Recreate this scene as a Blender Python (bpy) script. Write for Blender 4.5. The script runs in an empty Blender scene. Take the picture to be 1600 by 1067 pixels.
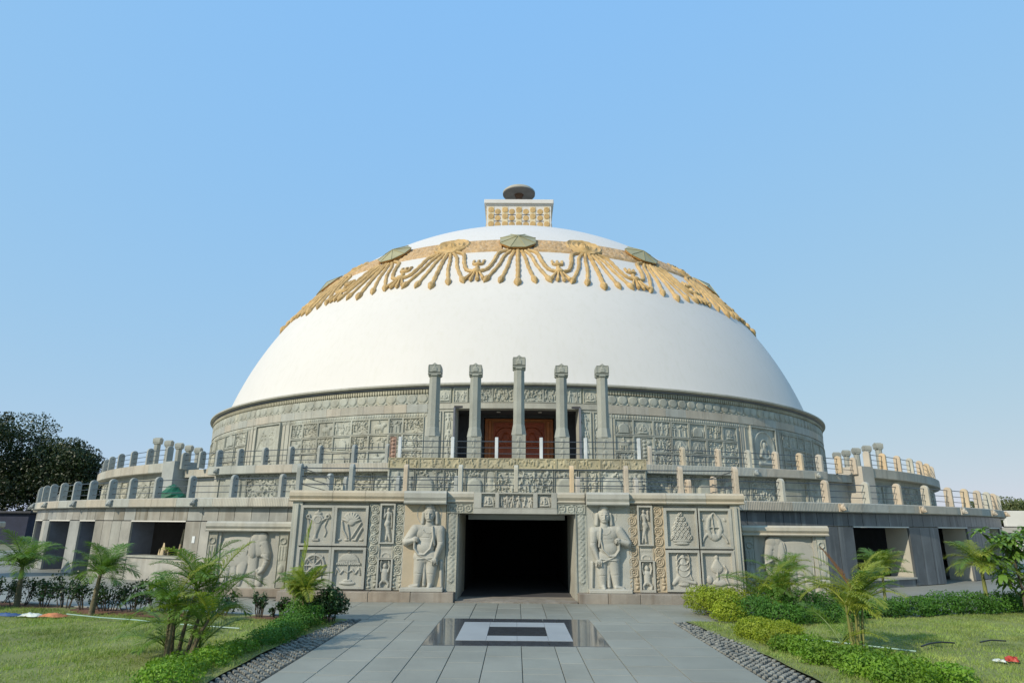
import bpy, bmesh, math, random
import numpy as np
from mathutils import Matrix, Vector
PI = math.pi
R_ = math.radians
random.seed(7)
rng = np.random.default_rng(7)
scene = bpy.context.scene
COL = scene.collection

# ---------------------------------------------------------------- camera, light
def setup_camera():
    p, r, yaw, f = 0.2762, -0.0082, -0.0075, 1007.99
    s, c = math.sin(yaw), math.cos(yaw)
    fw = Vector((s*math.cos(p), c*math.cos(p), math.sin(p)))
    u = Vector((-s*math.sin(p), -c*math.sin(p), math.cos(p)))
    r0 = Vector((c, -s, 0))
    rt = r0*math.cos(r)-u*math.sin(r)
    up = r0*math.sin(r)+u*math.cos(r)
    cam = bpy.data.cameras.new('camera')
    cam.sensor_fit = 'HORIZONTAL'
    cam.sensor_width = 36
    cam.lens = f/1600*36
    cam.clip_start = .1
    cam.clip_end = 3000
    o = bpy.data.objects.new('camera', cam)
    COL.objects.link(o)
    m = Matrix((rt, up, -fw)).transposed().to_4x4()
    m.translation = Vector((-0.04, -49.9603, 1.9875))
    o.matrix_world = m
    scene.camera = o
setup_camera()
SUN_AZ, SUN_EL = R_(48), R_(33)      # azimuth to the left of the camera side
world = bpy.data.worlds.new('World')
scene.world = world
world.use_nodes = True
wn = world.node_tree
wn.nodes.clear()
sky = wn.nodes.new('ShaderNodeTexSky')
sky.sky_type = 'NISHITA'
sky.sun_disc = False
sky.sun_elevation = SUN_EL
sky.sun_rotation = PI+SUN_AZ
sky.air_density = 1.0
sky.dust_density = 0.0
sky.ozone_density = 4.0
bg = wn.nodes.new('ShaderNodeBackground')
bg.inputs[1].default_value = 0.12
wo = wn.nodes.new('ShaderNodeOutputWorld')
# soften the sky's own contrast evenly over the whole dome (a hazy, even afternoon blue)
sep = wn.nodes.new('ShaderNodeSeparateColor')
comb = wn.nodes.new('ShaderNodeCombineColor')
wn.links.new(sky.outputs[0], sep.inputs[0])
for i, (g_, k_) in enumerate(((.34, 1.68), (.12, 2.87), (-.12, 5.51))):
    pw = wn.nodes.new('ShaderNodeMath'); pw.operation = 'POWER'; pw.inputs[1].default_value = g_
    ml = wn.nodes.new('ShaderNodeMath'); ml.operation = 'MULTIPLY'; ml.inputs[1].default_value = k_
    wn.links.new(sep.outputs[i], pw.inputs[0]); wn.links.new(pw.outputs[0], ml.inputs[0]); wn.links.new(ml.outputs[0], comb.inputs[i])
wn.links.new(comb.outputs[0], bg.inputs[0])
wn.links.new(bg.outputs[0], wo.inputs[0])
sun = bpy.data.lights.new('sun', 'SUN')
sun.energy = 2.8
sun.angle = R_(.6)
sun.color = (1, .90, .74)
so = bpy.data.objects.new('sun', sun)
COL.objects.link(so)
sd = Vector((-math.sin(SUN_AZ)*math.cos(SUN_EL), -math.cos(SUN_AZ)*math.cos(SUN_EL), math.sin(SUN_EL)))
so.rotation_euler = (-sd).to_track_quat('-Z', 'Y').to_euler()
so.location = (-60, -60, 60)
scene.view_settings.view_transform = 'Standard'
scene.view_settings.look = 'None'
scene.view_settings.gamma = 1
scene.view_settings.exposure = 0.58
scene.view_settings.use_curve_mapping = False
scene.render.engine = 'CYCLES'

# ---------------------------------------------------------------- materials
def mat(name, cols, rough=.75, var=.5, noise=6., nstr=.25, bump=.0, bscale=30., streak=0., flute=0., spec=.4, metal=0., stain=(.12, .11, .09), trans=0., uvbrick=None):
    """cols: two colours mixed by object random; noise modulates value; bump relief"""
    m = bpy.data.materials.new(name)
    m.use_nodes = True
    nt = m.node_tree
    N, L = nt.nodes, nt.links
    b = N['Principled BSDF']
    b.inputs['Roughness'].default_value = rough
    b.inputs['Specular IOR Level'].default_value = spec
    b.inputs['Metallic'].default_value = metal
    geo = N.new('ShaderNodeNewGeometry')
    oi = N.new('ShaderNodeObjectInfo')
    ramp = N.new('ShaderNodeValToRGB')
    ramp.color_ramp.elements[0].color = (*cols[0], 1)
    ramp.color_ramp.elements[1].color = (*cols[-1], 1)
    for i, cc in enumerate(cols[1:-1]):
        e = ramp.color_ramp.elements.new((i+1)/(len(cols)-1))
        e.color = (*cc, 1)
    n1 = N.new('ShaderNodeTexNoise')
    n1.inputs['Scale'].default_value = noise
    n1.inputs['Detail'].default_value = 5
    L.new(geo.outputs['Position'], n1.inputs['Vector'])
    # factor = random*var + noise*(1-var)
    mm = N.new('ShaderNodeMix'); mm.data_type = 'FLOAT'
    mm.inputs[0].default_value = var
    L.new(n1.outputs['Fac'], mm.inputs[2]); L.new(oi.outputs['Random'], mm.inputs[3])
    L.new(mm.outputs[0], ramp.inputs[0])
    # value modulation
    n2 = N.new('ShaderNodeTexNoise')
    n2.inputs['Scale'].default_value = noise*.31
    n2.inputs['Detail'].default_value = 7
    n2.inputs['Roughness'].default_value = .65
    L.new(geo.outputs['Position'], n2.inputs['Vector'])
    mr = N.new('ShaderNodeMapRange')
    mr.inputs[1].default_value = .3; mr.inputs[2].default_value = .7
    mr.inputs[3].default_value = 1-nstr; mr.inputs[4].default_value = 1+nstr*.6
    L.new(n2.outputs['Fac'], mr.inputs[0])
    mul = N.new('ShaderNodeVectorMath'); mul.operation = 'SCALE'
    L.new(ramp.outputs[0], mul.inputs[0]); L.new(mr.outputs[0], mul.inputs['Scale'])
    col = mul.outputs[0]
    if streak:
        mp = N.new('ShaderNodeMapping')
        mp.inputs['Scale'].default_value = (5, 5, .35)
        L.new(geo.outputs['Position'], mp.inputs[0])
        n3 = N.new('ShaderNodeTexNoise'); n3.inputs['Scale'].default_value = 1.; n3.inputs['Detail'].default_value = 6
        L.new(mp.outputs[0], n3.inputs['Vector'])
        r3 = N.new('ShaderNodeMapRange')
        r3.inputs[1].default_value = .5; r3.inputs[2].default_value = .78
        r3.inputs[3].default_value = 0; r3.inputs[4].default_value = streak
        L.new(n3.outputs['Fac'], r3.inputs[0])
        mx = N.new('ShaderNodeMix'); mx.data_type = 'RGBA'
        L.new(r3.outputs[0], mx.inputs[0]); L.new(col, mx.inputs[6])
        mx.inputs[7].default_value = (*stain, 1)
        col = mx.outputs[2]
    L.new(col, b.inputs['Base Color'])
    hsrc = None
    if bump:
        nb = N.new('ShaderNodeTexNoise'); nb.inputs['Scale'].default_value = bscale; nb.inputs['Detail'].default_value = 6
        L.new(geo.outputs['Position'], nb.inputs['Vector'])
        hsrc = nb.outputs['Fac']
    if flute:
        uv = N.new('ShaderNodeUVMap')
        w = N.new('ShaderNodeTexWave'); w.inputs['Scale'].default_value = flute
        w.inputs['Distortion'].default_value = .6; w.inputs['Detail'].default_value = 2
        L.new(uv.outputs[0], w.inputs['Vector'])
        if hsrc:
            ad = N.new('ShaderNodeMath'); ad.operation = 'MULTIPLY_ADD'
            ad.inputs[1].default_value = 1.3
            L.new(w.outputs['Fac'], ad.inputs[0]); L.new(hsrc, ad.inputs[2])
            hsrc = ad.outputs[0]
        else: hsrc = w.outputs['Fac']
    if hsrc:
        bp = N.new('ShaderNodeBump')
        bp.inputs['Strength'].default_value = min(1, bump if bump else .4)
        bp.inputs['Distance'].default_value = .02
        L.new(hsrc, bp.inputs['Height']); L.new(bp.outputs[0], b.inputs['Normal'])
    if trans:
        tr = N.new('ShaderNodeBsdfTranslucent')
        sc = N.new('ShaderNodeVectorMath'); sc.operation = 'MULTIPLY'
        sc.inputs[1].default_value = (1.6, 1.7, .6)
        L.new(col, sc.inputs[0]); L.new(sc.outputs[0], tr.inputs[0])
        ms = N.new('ShaderNodeMixShader'); ms.inputs[0].default_value = trans
        L.new(b.outputs[0], ms.inputs[1]); L.new(tr.outputs[0], ms.inputs[2])
        L.new(ms.outputs[0], N['Material Output'].inputs[0])
    return m

STONE = [(.405, .405, .34), (.355, .37, .325), (.43, .40, .30)]
M = {}
M['relief'] = mat('relief_stone', STONE, .8, .55, 2.2, .38, .7, 30, streak=.45)
M['band'] = mat('frieze_stone', [(0.404, 0.374, 0.273), (0.361, 0.357, 0.282)], .8, .3, 1.2, .4, .8, 25, streak=.45)
M['ashlar'] = mat('dressed_stone', [(0.37, 0.383, 0.334), (0.413, 0.391, 0.326)], .8, .6, 1.6, .28, .5, 40, streak=.35)
M['slab'] = mat('fluted_slab_stone', [(0.404, 0.408, 0.37), (0.378, 0.391, 0.352), (0.439, 0.395, 0.317), (0.421, 0.408, 0.361)], .8, .75, 2, .22, .45, 50, streak=.4, flute=5.)
M['tile'] = mat('grey_granite_tile', [(0.275, 0.272, 0.238), (0.361, 0.348, 0.308), (0.189, 0.17, 0.132), (0.318, 0.323, 0.299), (0.241, 0.246, 0.229)], .42, .85, 2.5, .35, .12, 60, streak=.5, stain=(.45, .46, .42))
M['darktile'] = mat('dark_granite_tile', [(.085, .095, .10), (.12, .13, .135), (.06, .07, .08)], .34, .8, 2.5, .4, .1, 60, streak=.5, stain=(.3, .32, .32))
M['white'] = mat('white_dome_paint', [(.60, .58, .545), (.63, .605, .57)], .6, .0, .35, .05, .15, 4, streak=.45, stain=(.55, .53, .47))
M['gold'] = mat('gold_painted_relief', [(0.468, 0.301, 0.112), (0.558, 0.387, 0.176)], .6, .5, 5, .35, .9, 14)
M['goldband'] = mat('worn_gold_relief', [(.36, .21, .09), (.50, .33, .16), (.66, .58, .46)], .6, .0, 9, .3, 1., 18)
M['bronze'] = mat('olive_bronze_sheet', [(.36, .33, .18), (.42, .38, .22)], .45, .5, 3, .2, metal=.25)
M['rim'] = mat('copper_rim', [(.45, .22, .06), (.4, .2, .05)], .5)
M['post'] = mat('railing_stone', [(.42, .43, .38), (.45, .43, .36), (.56, .42, .26), (.40, .42, .37)], .8, .85, 5, .2, .5, 50)
M['postbuff'] = mat('buff_sandstone', [(0.497, 0.399, 0.286), (0.46, 0.399, 0.316), (0.432, 0.427, 0.388)], .8, .85, 5, .15, .5, 50)
M['postgrey'] = mat('grey_railing_stone', [(.30, .32, .30), (.35, .355, .32), (.28, .31, .31)], .8, .85, 5, .2, .5, 50)
M['pink'] = mat('pinkish_sandstone', [(.42, .27, .2), (.45, .3, .23)], .8, .5, 8, .3, .6, 40)
M['white_post'] = mat('white_marble', [(.6, .62, .62), (.55, .58, .58)], .6)
M['steel'] = mat('railing_steel', [(.10, .11, .12), (.13, .14, .15)], .3, metal=.7)
M['pillar'] = mat('pillar_stone', [(0.292, 0.31, 0.277), (0.327, 0.332, 0.29)], .75, .5, 4, .2, .6, 30, streak=.2)
M['yellow'] = mat('yellowish_carved_stone', [(0.413, 0.365, 0.22), (0.378, 0.348, 0.255)], .8, .4, 4, .25, .6, 30)
M['buffpanel'] = mat('buff_panel_stone', [(0.47, 0.386, 0.264), (0.437, 0.386, 0.29)], .8, .5, 2, .18, .4, 40)
M['statue'] = mat('carved_guardian_stone', [(0.396, 0.399, 0.352), (0.421, 0.399, 0.339)], .75, .5, 2.5, .22, .5, 45, streak=.22)
M['plinth'] = mat('rusty_plinth_stone', [(0.258, 0.242, 0.211), (0.318, 0.264, 0.202), (0.232, 0.238, 0.229)], .75, .7, 2.5, .45, .5, 40, streak=.8, stain=(.15, .115, .085))
M['pave'] = mat('paving_stone', [(.23, .24, .205), (.275, .28, .24), (.235, .235, .195)], .5, .7, 1.6, .2, .12, 60)
M['pave_far'] = mat('paving_ground', [(.245, .25, .215), (.27, .27, .235)], .55, .0, .8, .2, .12, 60)
M['joint'] = mat('joint_mortar', [(.07, .068, .06), (.11, .10, .085)], .9)
M['polish'] = mat('polished_granite', [(0.098, 0.104, 0.111), (0.078, 0.085, 0.091)], .06, .4, 30, .3, spec=1.)
M['inlaydark'] = mat('dark_granite_inlay', [(.05, .055, .06), (.07, .075, .08)], .18, .4, 30, .3, spec=.7)
M['inlaylight'] = mat('light_inlay_stone', [(.30, .32, .33), (.33, .35, .35)], .55, .5, 3, .12)
M['cobble'] = mat('cobble_stone', [(.12, .125, .115), (.29, .29, .25)], .8, .1, 14, .5, .6, 40)
M['cobblebed'] = mat('cobble_bed', [(.035, .035, .035), (.05, .05, .045)], .95)
M['soil'] = mat('red_soil', [(.16, .075, .045), (.12, .065, .04)], .95, .2, 5, .4, .6, 20)
M['earth'] = mat('dry_earth', [(.22, .2, .14), (.16, .17, .09)], .95, .1, .3, .3, .6, 5)
M['lawn'] = mat('lawn_ground', [(.15, .19, .05), (.23, .24, .085)], .95, .0, 2., .35, .8, 30)
M['blade'] = mat('grass_blades', [(.13, .24, .05), (.26, .34, .085), (.42, .40, .15)], .65, .0, 2.2, .5, trans=.25)
M['wood'] = mat('carved_red_wood', [(.30, .055, .018), (.36, .075, .022)], .45, .4, 8, .3, .6, 25)
M['woodlight'] = mat('orange_wood_frame', [(.46, .13, .03), (.5, .16, .04)], .45, .4, 8, .3)
M['dark'] = mat('dark_shade_grey', [(.05, .05, .055), (.06, .06, .065)], .9)  # shade of recesses and rooms put into a dark base colour
M['darkblue'] = mat('shaded_blue_stone', [(.14, .15, .18), (.16, .17, .2)], .7)  # stone with its bluish shade put into the colour
M['black'] = mat('black_interior_shade', [(.012, .012, .014), (.012, .012, .014)], .95)  # darkness of the deep passage put into a near-black colour
M['frond'] = mat('palm_leaf', [(.065, .155, .018), (.13, .22, .028), (.085, .17, .022)], .45, .6, 3, .3, trans=.25)
M['frondyel'] = mat('yellow_green_palm_leaf', [(.19, .27, .03), (.31, .34, .045), (.14, .23, .028)], .45, .7, 3, .3, trans=.3)
M['frondred'] = mat('rust_palm_leaf', [(.24, .10, .05), (.28, .14, .06)], .6, .5, 3, .3, trans=.15)
M['trunk'] = mat('palm_trunk', [(.12, .10, .06), (.17, .15, .085)], .8, .5, 20, .4, .7, 30)
M['trunkgreen'] = mat('green_palm_stem', [(.16, .19, .05), (.24, .22, .07)], .6, .5, 10, .3)
M['bark'] = mat('shrub_bark', [(.07, .055, .04), (.1, .08, .06)], .9, .5, 20, .4, .6, 40)
M['leafdark'] = mat('dark_shrub_leaf', [(.016, .055, .014), (.035, .08, .018)], .4, .1, 4, .4, trans=.12)
M['leafmid'] = mat('hedge_leaf', [(.045, .14, .016), (.085, .2, .022)], .62, .1, 4, .4, trans=.2)
M['leafyel'] = mat('golden_hedge_leaf', [(.17, .27, .018), (.34, .37, .03)], .6, .0, 3, .4, trans=.25)
M['leaflow'] = mat('low_hedge_leaf', [(.09, .22, .018), (.19, .31, .025)], .6, .0, 3, .4, trans=.25)
M['leafbright'] = mat('broad_green_leaf', [(.11, .22, .035), (.18, .29, .05)], .38, .2, 5, .3, trans=.25)
M['leaftree'] = mat('tree_leaf', [(.014, .032, .008), (.035, .055, .012)], .5, .0, .35, .5, trans=.1)
M['leaffar'] = mat('far_tree_leaf', [(.08, .12, .03), (.14, .15, .05)], .5, .0, .3, .4, trans=.1)
M['hose'] = mat('pale_green_hose', [(.28, .42, .36), (.28, .42, .36)], .4)
M['bluecloth'] = mat('blue_plastic', [(.04, .09, .22), (.05, .1, .25)], .5)
M['whitecloth'] = mat('white_plastic', [(.6, .65, .6), (.6, .65, .6)], .5)
M['orangecloth'] = mat('orange_sacking', [(.45, .17, .08), (.5, .22, .1)], .8, .2, 20, .4, .6, 30)
M['redcloth'] = mat('red_plastic', [(.45, .06, .04), (.45, .06, .04)], .5)
M['blackpipe'] = mat('black_pipe', [(.02, .02, .02), (.02, .02, .02)], .4)
M['greencover'] = mat('green_tarpaulin', [(.01, .10, .05), (.01, .12, .06)], .5)
M['plaster'] = mat('white_parapet_plaster', [(.66, .64, .58), (.62, .6, .55)], .8, .3, 1, .1)
M['plank'] = mat('pale_timber', [(.5, .42, .28), (.5, .42, .28)], .8)
M['lamp'] = mat('downlight_glass', [(.7, .7, .65), (.7, .7, .65)], .3)

# ---------------------------------------------------------------- helpers
def tag(o, label=None, cat=None, group=None, kind=None):
    if label: o['label'] = label
    if cat: o['category'] = cat
    if group: o['group'] = group
    if kind: o['kind'] = kind
    return o
def thing(name, label=None, cat=None, loc=(0, 0, 0), rz=0, group=None, kind=None):
    o = bpy.data.objects.new(name, None)
    COL.objects.link(o)
    o.location = loc
    o.rotation_euler = (0, 0, rz)
    o.empty_display_size = .2
    return tag(o, label, cat, group, kind)
def ob(name, me, m, parent=None, loc=(0, 0, 0), rot=(0, 0, 0), scale=None):
    if m is not None and not me.materials: me.materials.append(m)
    o = bpy.data.objects.new(name, me)
    COL.objects.link(o)
    o.location = loc
    o.rotation_euler = rot
    if scale: o.scale = scale
    if parent: o.parent = parent
    if m is not None and me.materials[0] != m:
        o.material_slots[0].link = 'OBJECT'
        o.material_slots[0].material = m
    return o
def copy_tree(o, parent=None):
    c = o.copy()
    COL.objects.link(c)
    if parent: c.parent = parent
    for ch in list(o.children): copy_tree(ch, c)
    return c
def mk(name, V, F, smooth=None, uv=None):
    me = bpy.data.meshes.new(name)
    me.from_pydata([tuple(map(float, v)) for v in V], [], [tuple(map(int, f)) for f in F])
    if uv is not None:
        ul = me.uv_layers.new()
        idx = np.empty(len(me.loops), dtype=np.int32)
        me.loops.foreach_get('vertex_index', idx)
        ul.data.foreach_set('uv', np.asarray(uv, dtype=np.float32)[idx].ravel())
    if smooth is not None:
        me.shade_smooth()
        me.set_sharp_from_angle(angle=R_(smooth))
    return me
def mkfast(name, V, F):
    """V (n,3), F (m,k) same k"""
    V = np.asarray(V, dtype=np.float32); F = np.asarray(F, dtype=np.int32)
    me = bpy.data.meshes.new(name)
    me.vertices.add(len(V)); me.vertices.foreach_set('co', V.ravel())
    k = F.shape[1]
    me.loops.add(F.size); me.loops.foreach_set('vertex_index', F.ravel())
    me.polygons.add(len(F)); me.polygons.foreach_set('loop_start', np.arange(0, F.size, k, dtype=np.int32))
    me.update(calc_edges=True)
    return me
class MB:
    def __init__(s): s.V = []; s.F = []
    def add(s, V, F):
        n = len(s.V); s.V += [tuple(v) for v in V]; s.F += [tuple(i+n for i in f) for f in F]
    def box(s, x0, x1, y0, y1, z0, z1):
        s.add([(x0, y0, z0), (x1, y0, z0), (x1, y1, z0), (x0, y1, z0), (x0, y0, z1), (x1, y0, z1), (x1, y1, z1), (x0, y1, z1)],
              [(0, 3, 2, 1), (4, 5, 6, 7), (0, 1, 5, 4), (1, 2, 6, 5), (2, 3, 7, 6), (3, 0, 4, 7)])
    def tube(s, pts, rad, n=6, cap=True):
        P = [Vector(p) for p in pts]
        if not hasattr(rad, '__len__'): rad = [rad]*len(P)
        V = []; F = []; ref = None
        for i, p in enumerate(P):
            t = (P[min(i+1, len(P)-1)]-P[max(i-1, 0)]).normalized()
            if ref is None:
                ref = Vector((0, 0, 1)) if abs(t.z) < .9 else Vector((1, 0, 0))
            a = t.cross(ref).normalized(); b = a.cross(t).normalized(); ref = b
            for k in range(n):
                th = 2*PI*k/n
                V.append(p+(a*math.cos(th)+b*math.sin(th))*rad[i])
        for i in range(len(P)-1):
            for k in range(n):
                F.append((i*n+k, i*n+(k+1) % n, (i+1)*n+(k+1) % n, (i+1)*n+k))
        if cap:
            F.append(tuple(range(n-1, -1, -1))); F.append(tuple((len(P)-1)*n+k for k in range(n)))
        s.add(V, F)
    def lathe_z(s, prof, n=16, c=(0, 0), cap=True):
        V = []; F = []
        for r, z in prof:
            for k in range(n):
                th = 2*PI*(k+.5)/n
                V.append((c[0]+r*math.cos(th), c[1]+r*math.sin(th), z))
        for i in range(len(prof)-1):
            for k in range(n):
                F.append((i*n+k, i*n+(k+1) % n, (i+1)*n+(k+1) % n, (i+1)*n+k))
        if cap:
            F.append(tuple(range(n-1, -1, -1))); F.append(tuple((len(prof)-1)*n+k for k in range(n)))
        s.add(V, F)
    def mesh(s, name, smooth=None): return mk(name, s.V, s.F, smooth)
def boxmesh(name, sx, sy, sz, bev=.01, base=True):
    """box centred in x,y; z from 0 when base"""
    b = bmesh.new()
    bmesh.ops.create_cube(b, size=1)
    for v in b.verts:
        v.co.x *= sx; v.co.y *= sy; v.co.z = (v.co.z+(.5 if base else 0))*sz
    if bev: bmesh.ops.bevel(b, geom=b.edges[:], offset=bev, segments=1, affect='EDGES')
    me = bpy.data.meshes.new(name); b.to_mesh(me); b.free()
    return me
def pol(a, r, z=0.):
    a = R_(a); return (r*math.sin(a), -r*math.cos(a), z)
def ring(name, prof, a0, a1, step=1., closed=True, smooth=35):
    """sweep profile [(r,z)] between azimuths (deg); closed = solid segment with caps"""
    n = max(1, int(abs(a1-a0)/step)); k = len(prof)
    V = []; F = []; UV = []
    L = [0]
    for i in range(1, k): L.append(L[-1]+math.dist(prof[i], prof[i-1]))
    for i in range(n+1):
        a = a0+(a1-a0)*i/n
        for j, (r, z) in enumerate(prof):
            V.append(pol(a, r, z)); UV.append((R_(a)*29, L[j]))
    m = k if closed else k-1
    for i in range(n):
        for j in range(m):
            j2 = (j+1) % k
            F.append((i*k+j, i*k+j2, (i+1)*k+j2, (i+1)*k+j))
    if closed:
        F.append(tuple(range(k-1, -1, -1))); F.append(tuple(n*k+j for j in range(k)))
    return mk(name, V, F, smooth, UV)

# ------------------------------------------------------------ relief height fields
class Rel:
    def __init__(s, w, h, frame=.03, fd=.05, res=.03, frames=None):
        s.w, s.h, s.fd = w, h, fd
        fl, fr, fb, ft = frames if frames else (frame,)*4
        s.fr = (fl, fr, fb, ft)
        def lines(L, a, b):
            o = [0.]
            if a > 0: o += [a-.004, a]
            n = max(2, int((L-a-b)/res))
            o += list(np.linspace(a, L-b, n+1)[1:-1])
            if b > 0: o += [L-b, L-b+.004]
            o += [L]
            return np.array(o)
        s.xs = lines(w, fl, fr); s.zs = lines(h, fb, ft)
        s.X, s.Z = np.meshgrid(s.xs, s.zs)
        s.H = np.zeros_like(s.X)
    def put(s, val): s.H = np.maximum(s.H, val)
    def e(s, cx, cz, rx, rz, h, rot=0, flat=.3):
        c, q = math.cos(rot), math.sin(rot)
        x = (s.X-cx)*c+(s.Z-cz)*q; z = -(s.X-cx)*q+(s.Z-cz)*c
        d = (x/rx)**2+(z/rz)**2
        s.put(np.where(d < 1, h*(flat+(1-flat)*np.sqrt(np.clip(1-d, 0, 1))), 0)); return s
    def c(s, x0, z0, r0, x1, z1, r1, h, flat=.25, h1=None):
        dx, dz = x1-x0, z1-z0; l2 = dx*dx+dz*dz+1e-9
        t = np.clip(((s.X-x0)*dx+(s.Z-z0)*dz)/l2, 0, 1)
        d = np.hypot(s.X-x0-t*dx, s.Z-z0-t*dz)/(r0+(r1-r0)*t)
        hh = h+((h1 if h1 is not None else h)-h)*t
        s.put(np.where(d < 1, hh*(flat+(1-flat)*np.sqrt(np.clip(1-d*d, 0, 1))), 0)); return s
    def p(s, pts, r, h):
        rr = r if hasattr(r, '__len__') else [r]*len(pts)
        for i in range(len(pts)-1): s.c(*pts[i], rr[i], *pts[i+1], rr[i+1], h)
        return s
    def r(s, cx, cz, R, w, h):
        d = np.abs(np.hypot(s.X-cx, s.Z-cz)-R)/w
        s.put(np.where(d < 1, h*(.3+.7*np.sqrt(np.clip(1-d*d, 0, 1))), 0)); return s
    def b(s, x0, x1, z0, z1, h):
        s.put(np.where((s.X >= x0) & (s.X <= x1) & (s.Z >= z0) & (s.Z <= z1), h, 0)); return s
    def arch(s, cx, z0, rx, z1, h):
        inside = (np.abs(s.X-cx) < rx) & (s.Z > z0) & ((s.Z < z1) | (((s.X-cx)/rx)**2+((s.Z-z1)/rx)**2 < 1))
        s.put(np.where(inside, h, 0)); return s
    def cut(s, cx, cz, rx, rz, dep):
        d = ((s.X-cx)/rx)**2+((s.Z-cz)/rz)**2
        s.H = np.where(d < 1, s.H-dep*np.sqrt(np.clip(1-d, 0, 1)), s.H); return s
    def line(s, x0, z0, x1, z1, w, dep):
        dx, dz = x1-x0, z1-z0; t = np.clip(((s.X-x0)*dx+(s.Z-z0)*dz)/(dx*dx+dz*dz+1e-9), 0, 1)
        d = np.hypot(s.X-x0-t*dx, s.Z-z0-t*dz)/w
        s.H = np.where((d < 1) & (s.H > .004), s.H-dep*(1-d), s.H); return s
    def mesh(s, name, center=True, thick=.06, smooth=50):
        H = s.H.copy()
        fl, fr, fb, ft = s.fr
        f = (s.X < fl-.002) | (s.X > s.w-fr+.002) | (s.Z < fb-.002) | (s.Z > s.h-ft+.002)
        H = np.where(f, s.fd, H)
        nz, nx = H.shape
        off = s.w/2 if center else 0
        V = np.stack([s.X-off, -H, s.Z], -1).reshape(-1, 3)
        I = np.arange(nx*nz).reshape(nz, nx)
        F = np.stack([I[:-1, :-1], I[:-1, 1:], I[1:, 1:], I[1:, :-1]], -1).reshape(-1, 4)
        loop = list(I[0, :])+list(I[1:, -1])+list(I[-1, -2::-1])+list(I[-2:0:-1, 0])
        B = V[loop].copy(); B[:, 1] = thick
        n0 = len(V); m = len(loop)
        V = np.vstack([V, B])
        SF = [(loop[(i+1) % m], loop[i], n0+i, n0+(i+1) % m) for i in range(m)]
        F = np.vstack([F, np.array(SF)])
        me = mkfast(name, V, F)
        me.shade_smooth(); me.set_sharp_from_angle(angle=R_(smooth))
        return me

def figure(q, cx, z0, H, h, rr, seated=False):
    """small generic carved figure"""
    hd = H*.11
    if seated:
        q.e(cx, z0+H*.86, hd*1.05, hd*1.25, h)
        q.c(cx, z0+H*.66, H*.17, cx, z0+H*.3, H*.13, h*.9)
        q.c(cx-H*.38, z0+H*.12, H*.1, cx+H*.38, z0+H*.12, H*.1, h)
        q.p([(cx-H*.2, z0+H*.66), (cx-H*.3, z0+H*.42), (cx, z0+H*.32)], H*.06, h)
        q.p([(cx+H*.2, z0+H*.66), (cx+H*.3, z0+H*.42), (cx, z0+H*.32)], H*.06, h)
        return
    s = rr.choice([-1, 1]); sw = rr.uniform(-.05, .05)*H
    q.e(cx+sw, z0+H*.9, hd*.75, hd*.95, h)
    q.c(cx+sw, z0+H*.74, H*.1, cx, z0+H*.5, H*.08, h*.9)
    q.c(cx-H*.05, z0+H*.48, H*.07, cx-H*.08*s, z0+.03*H, H*.04, h*.8)
    q.c(cx+H*.05, z0+H*.48, H*.07, cx+H*.1*s, z0+.03*H, H*.04, h*.8)
    u = rr.uniform(-.3, .35)
    q.p([(cx-H*.1, z0+H*.76), (cx-H*.2, z0+H*.6), (cx-H*.22, z0+H*(.6+u))], H*.035, h*.8)
    u = rr.uniform(-.3, .35)
    q.p([(cx+H*.1, z0+H*.76), (cx+H*.2, z0+H*.6), (cx+H*.12, z0+H*(.6+u))], H*.035, h*.8)

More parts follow.
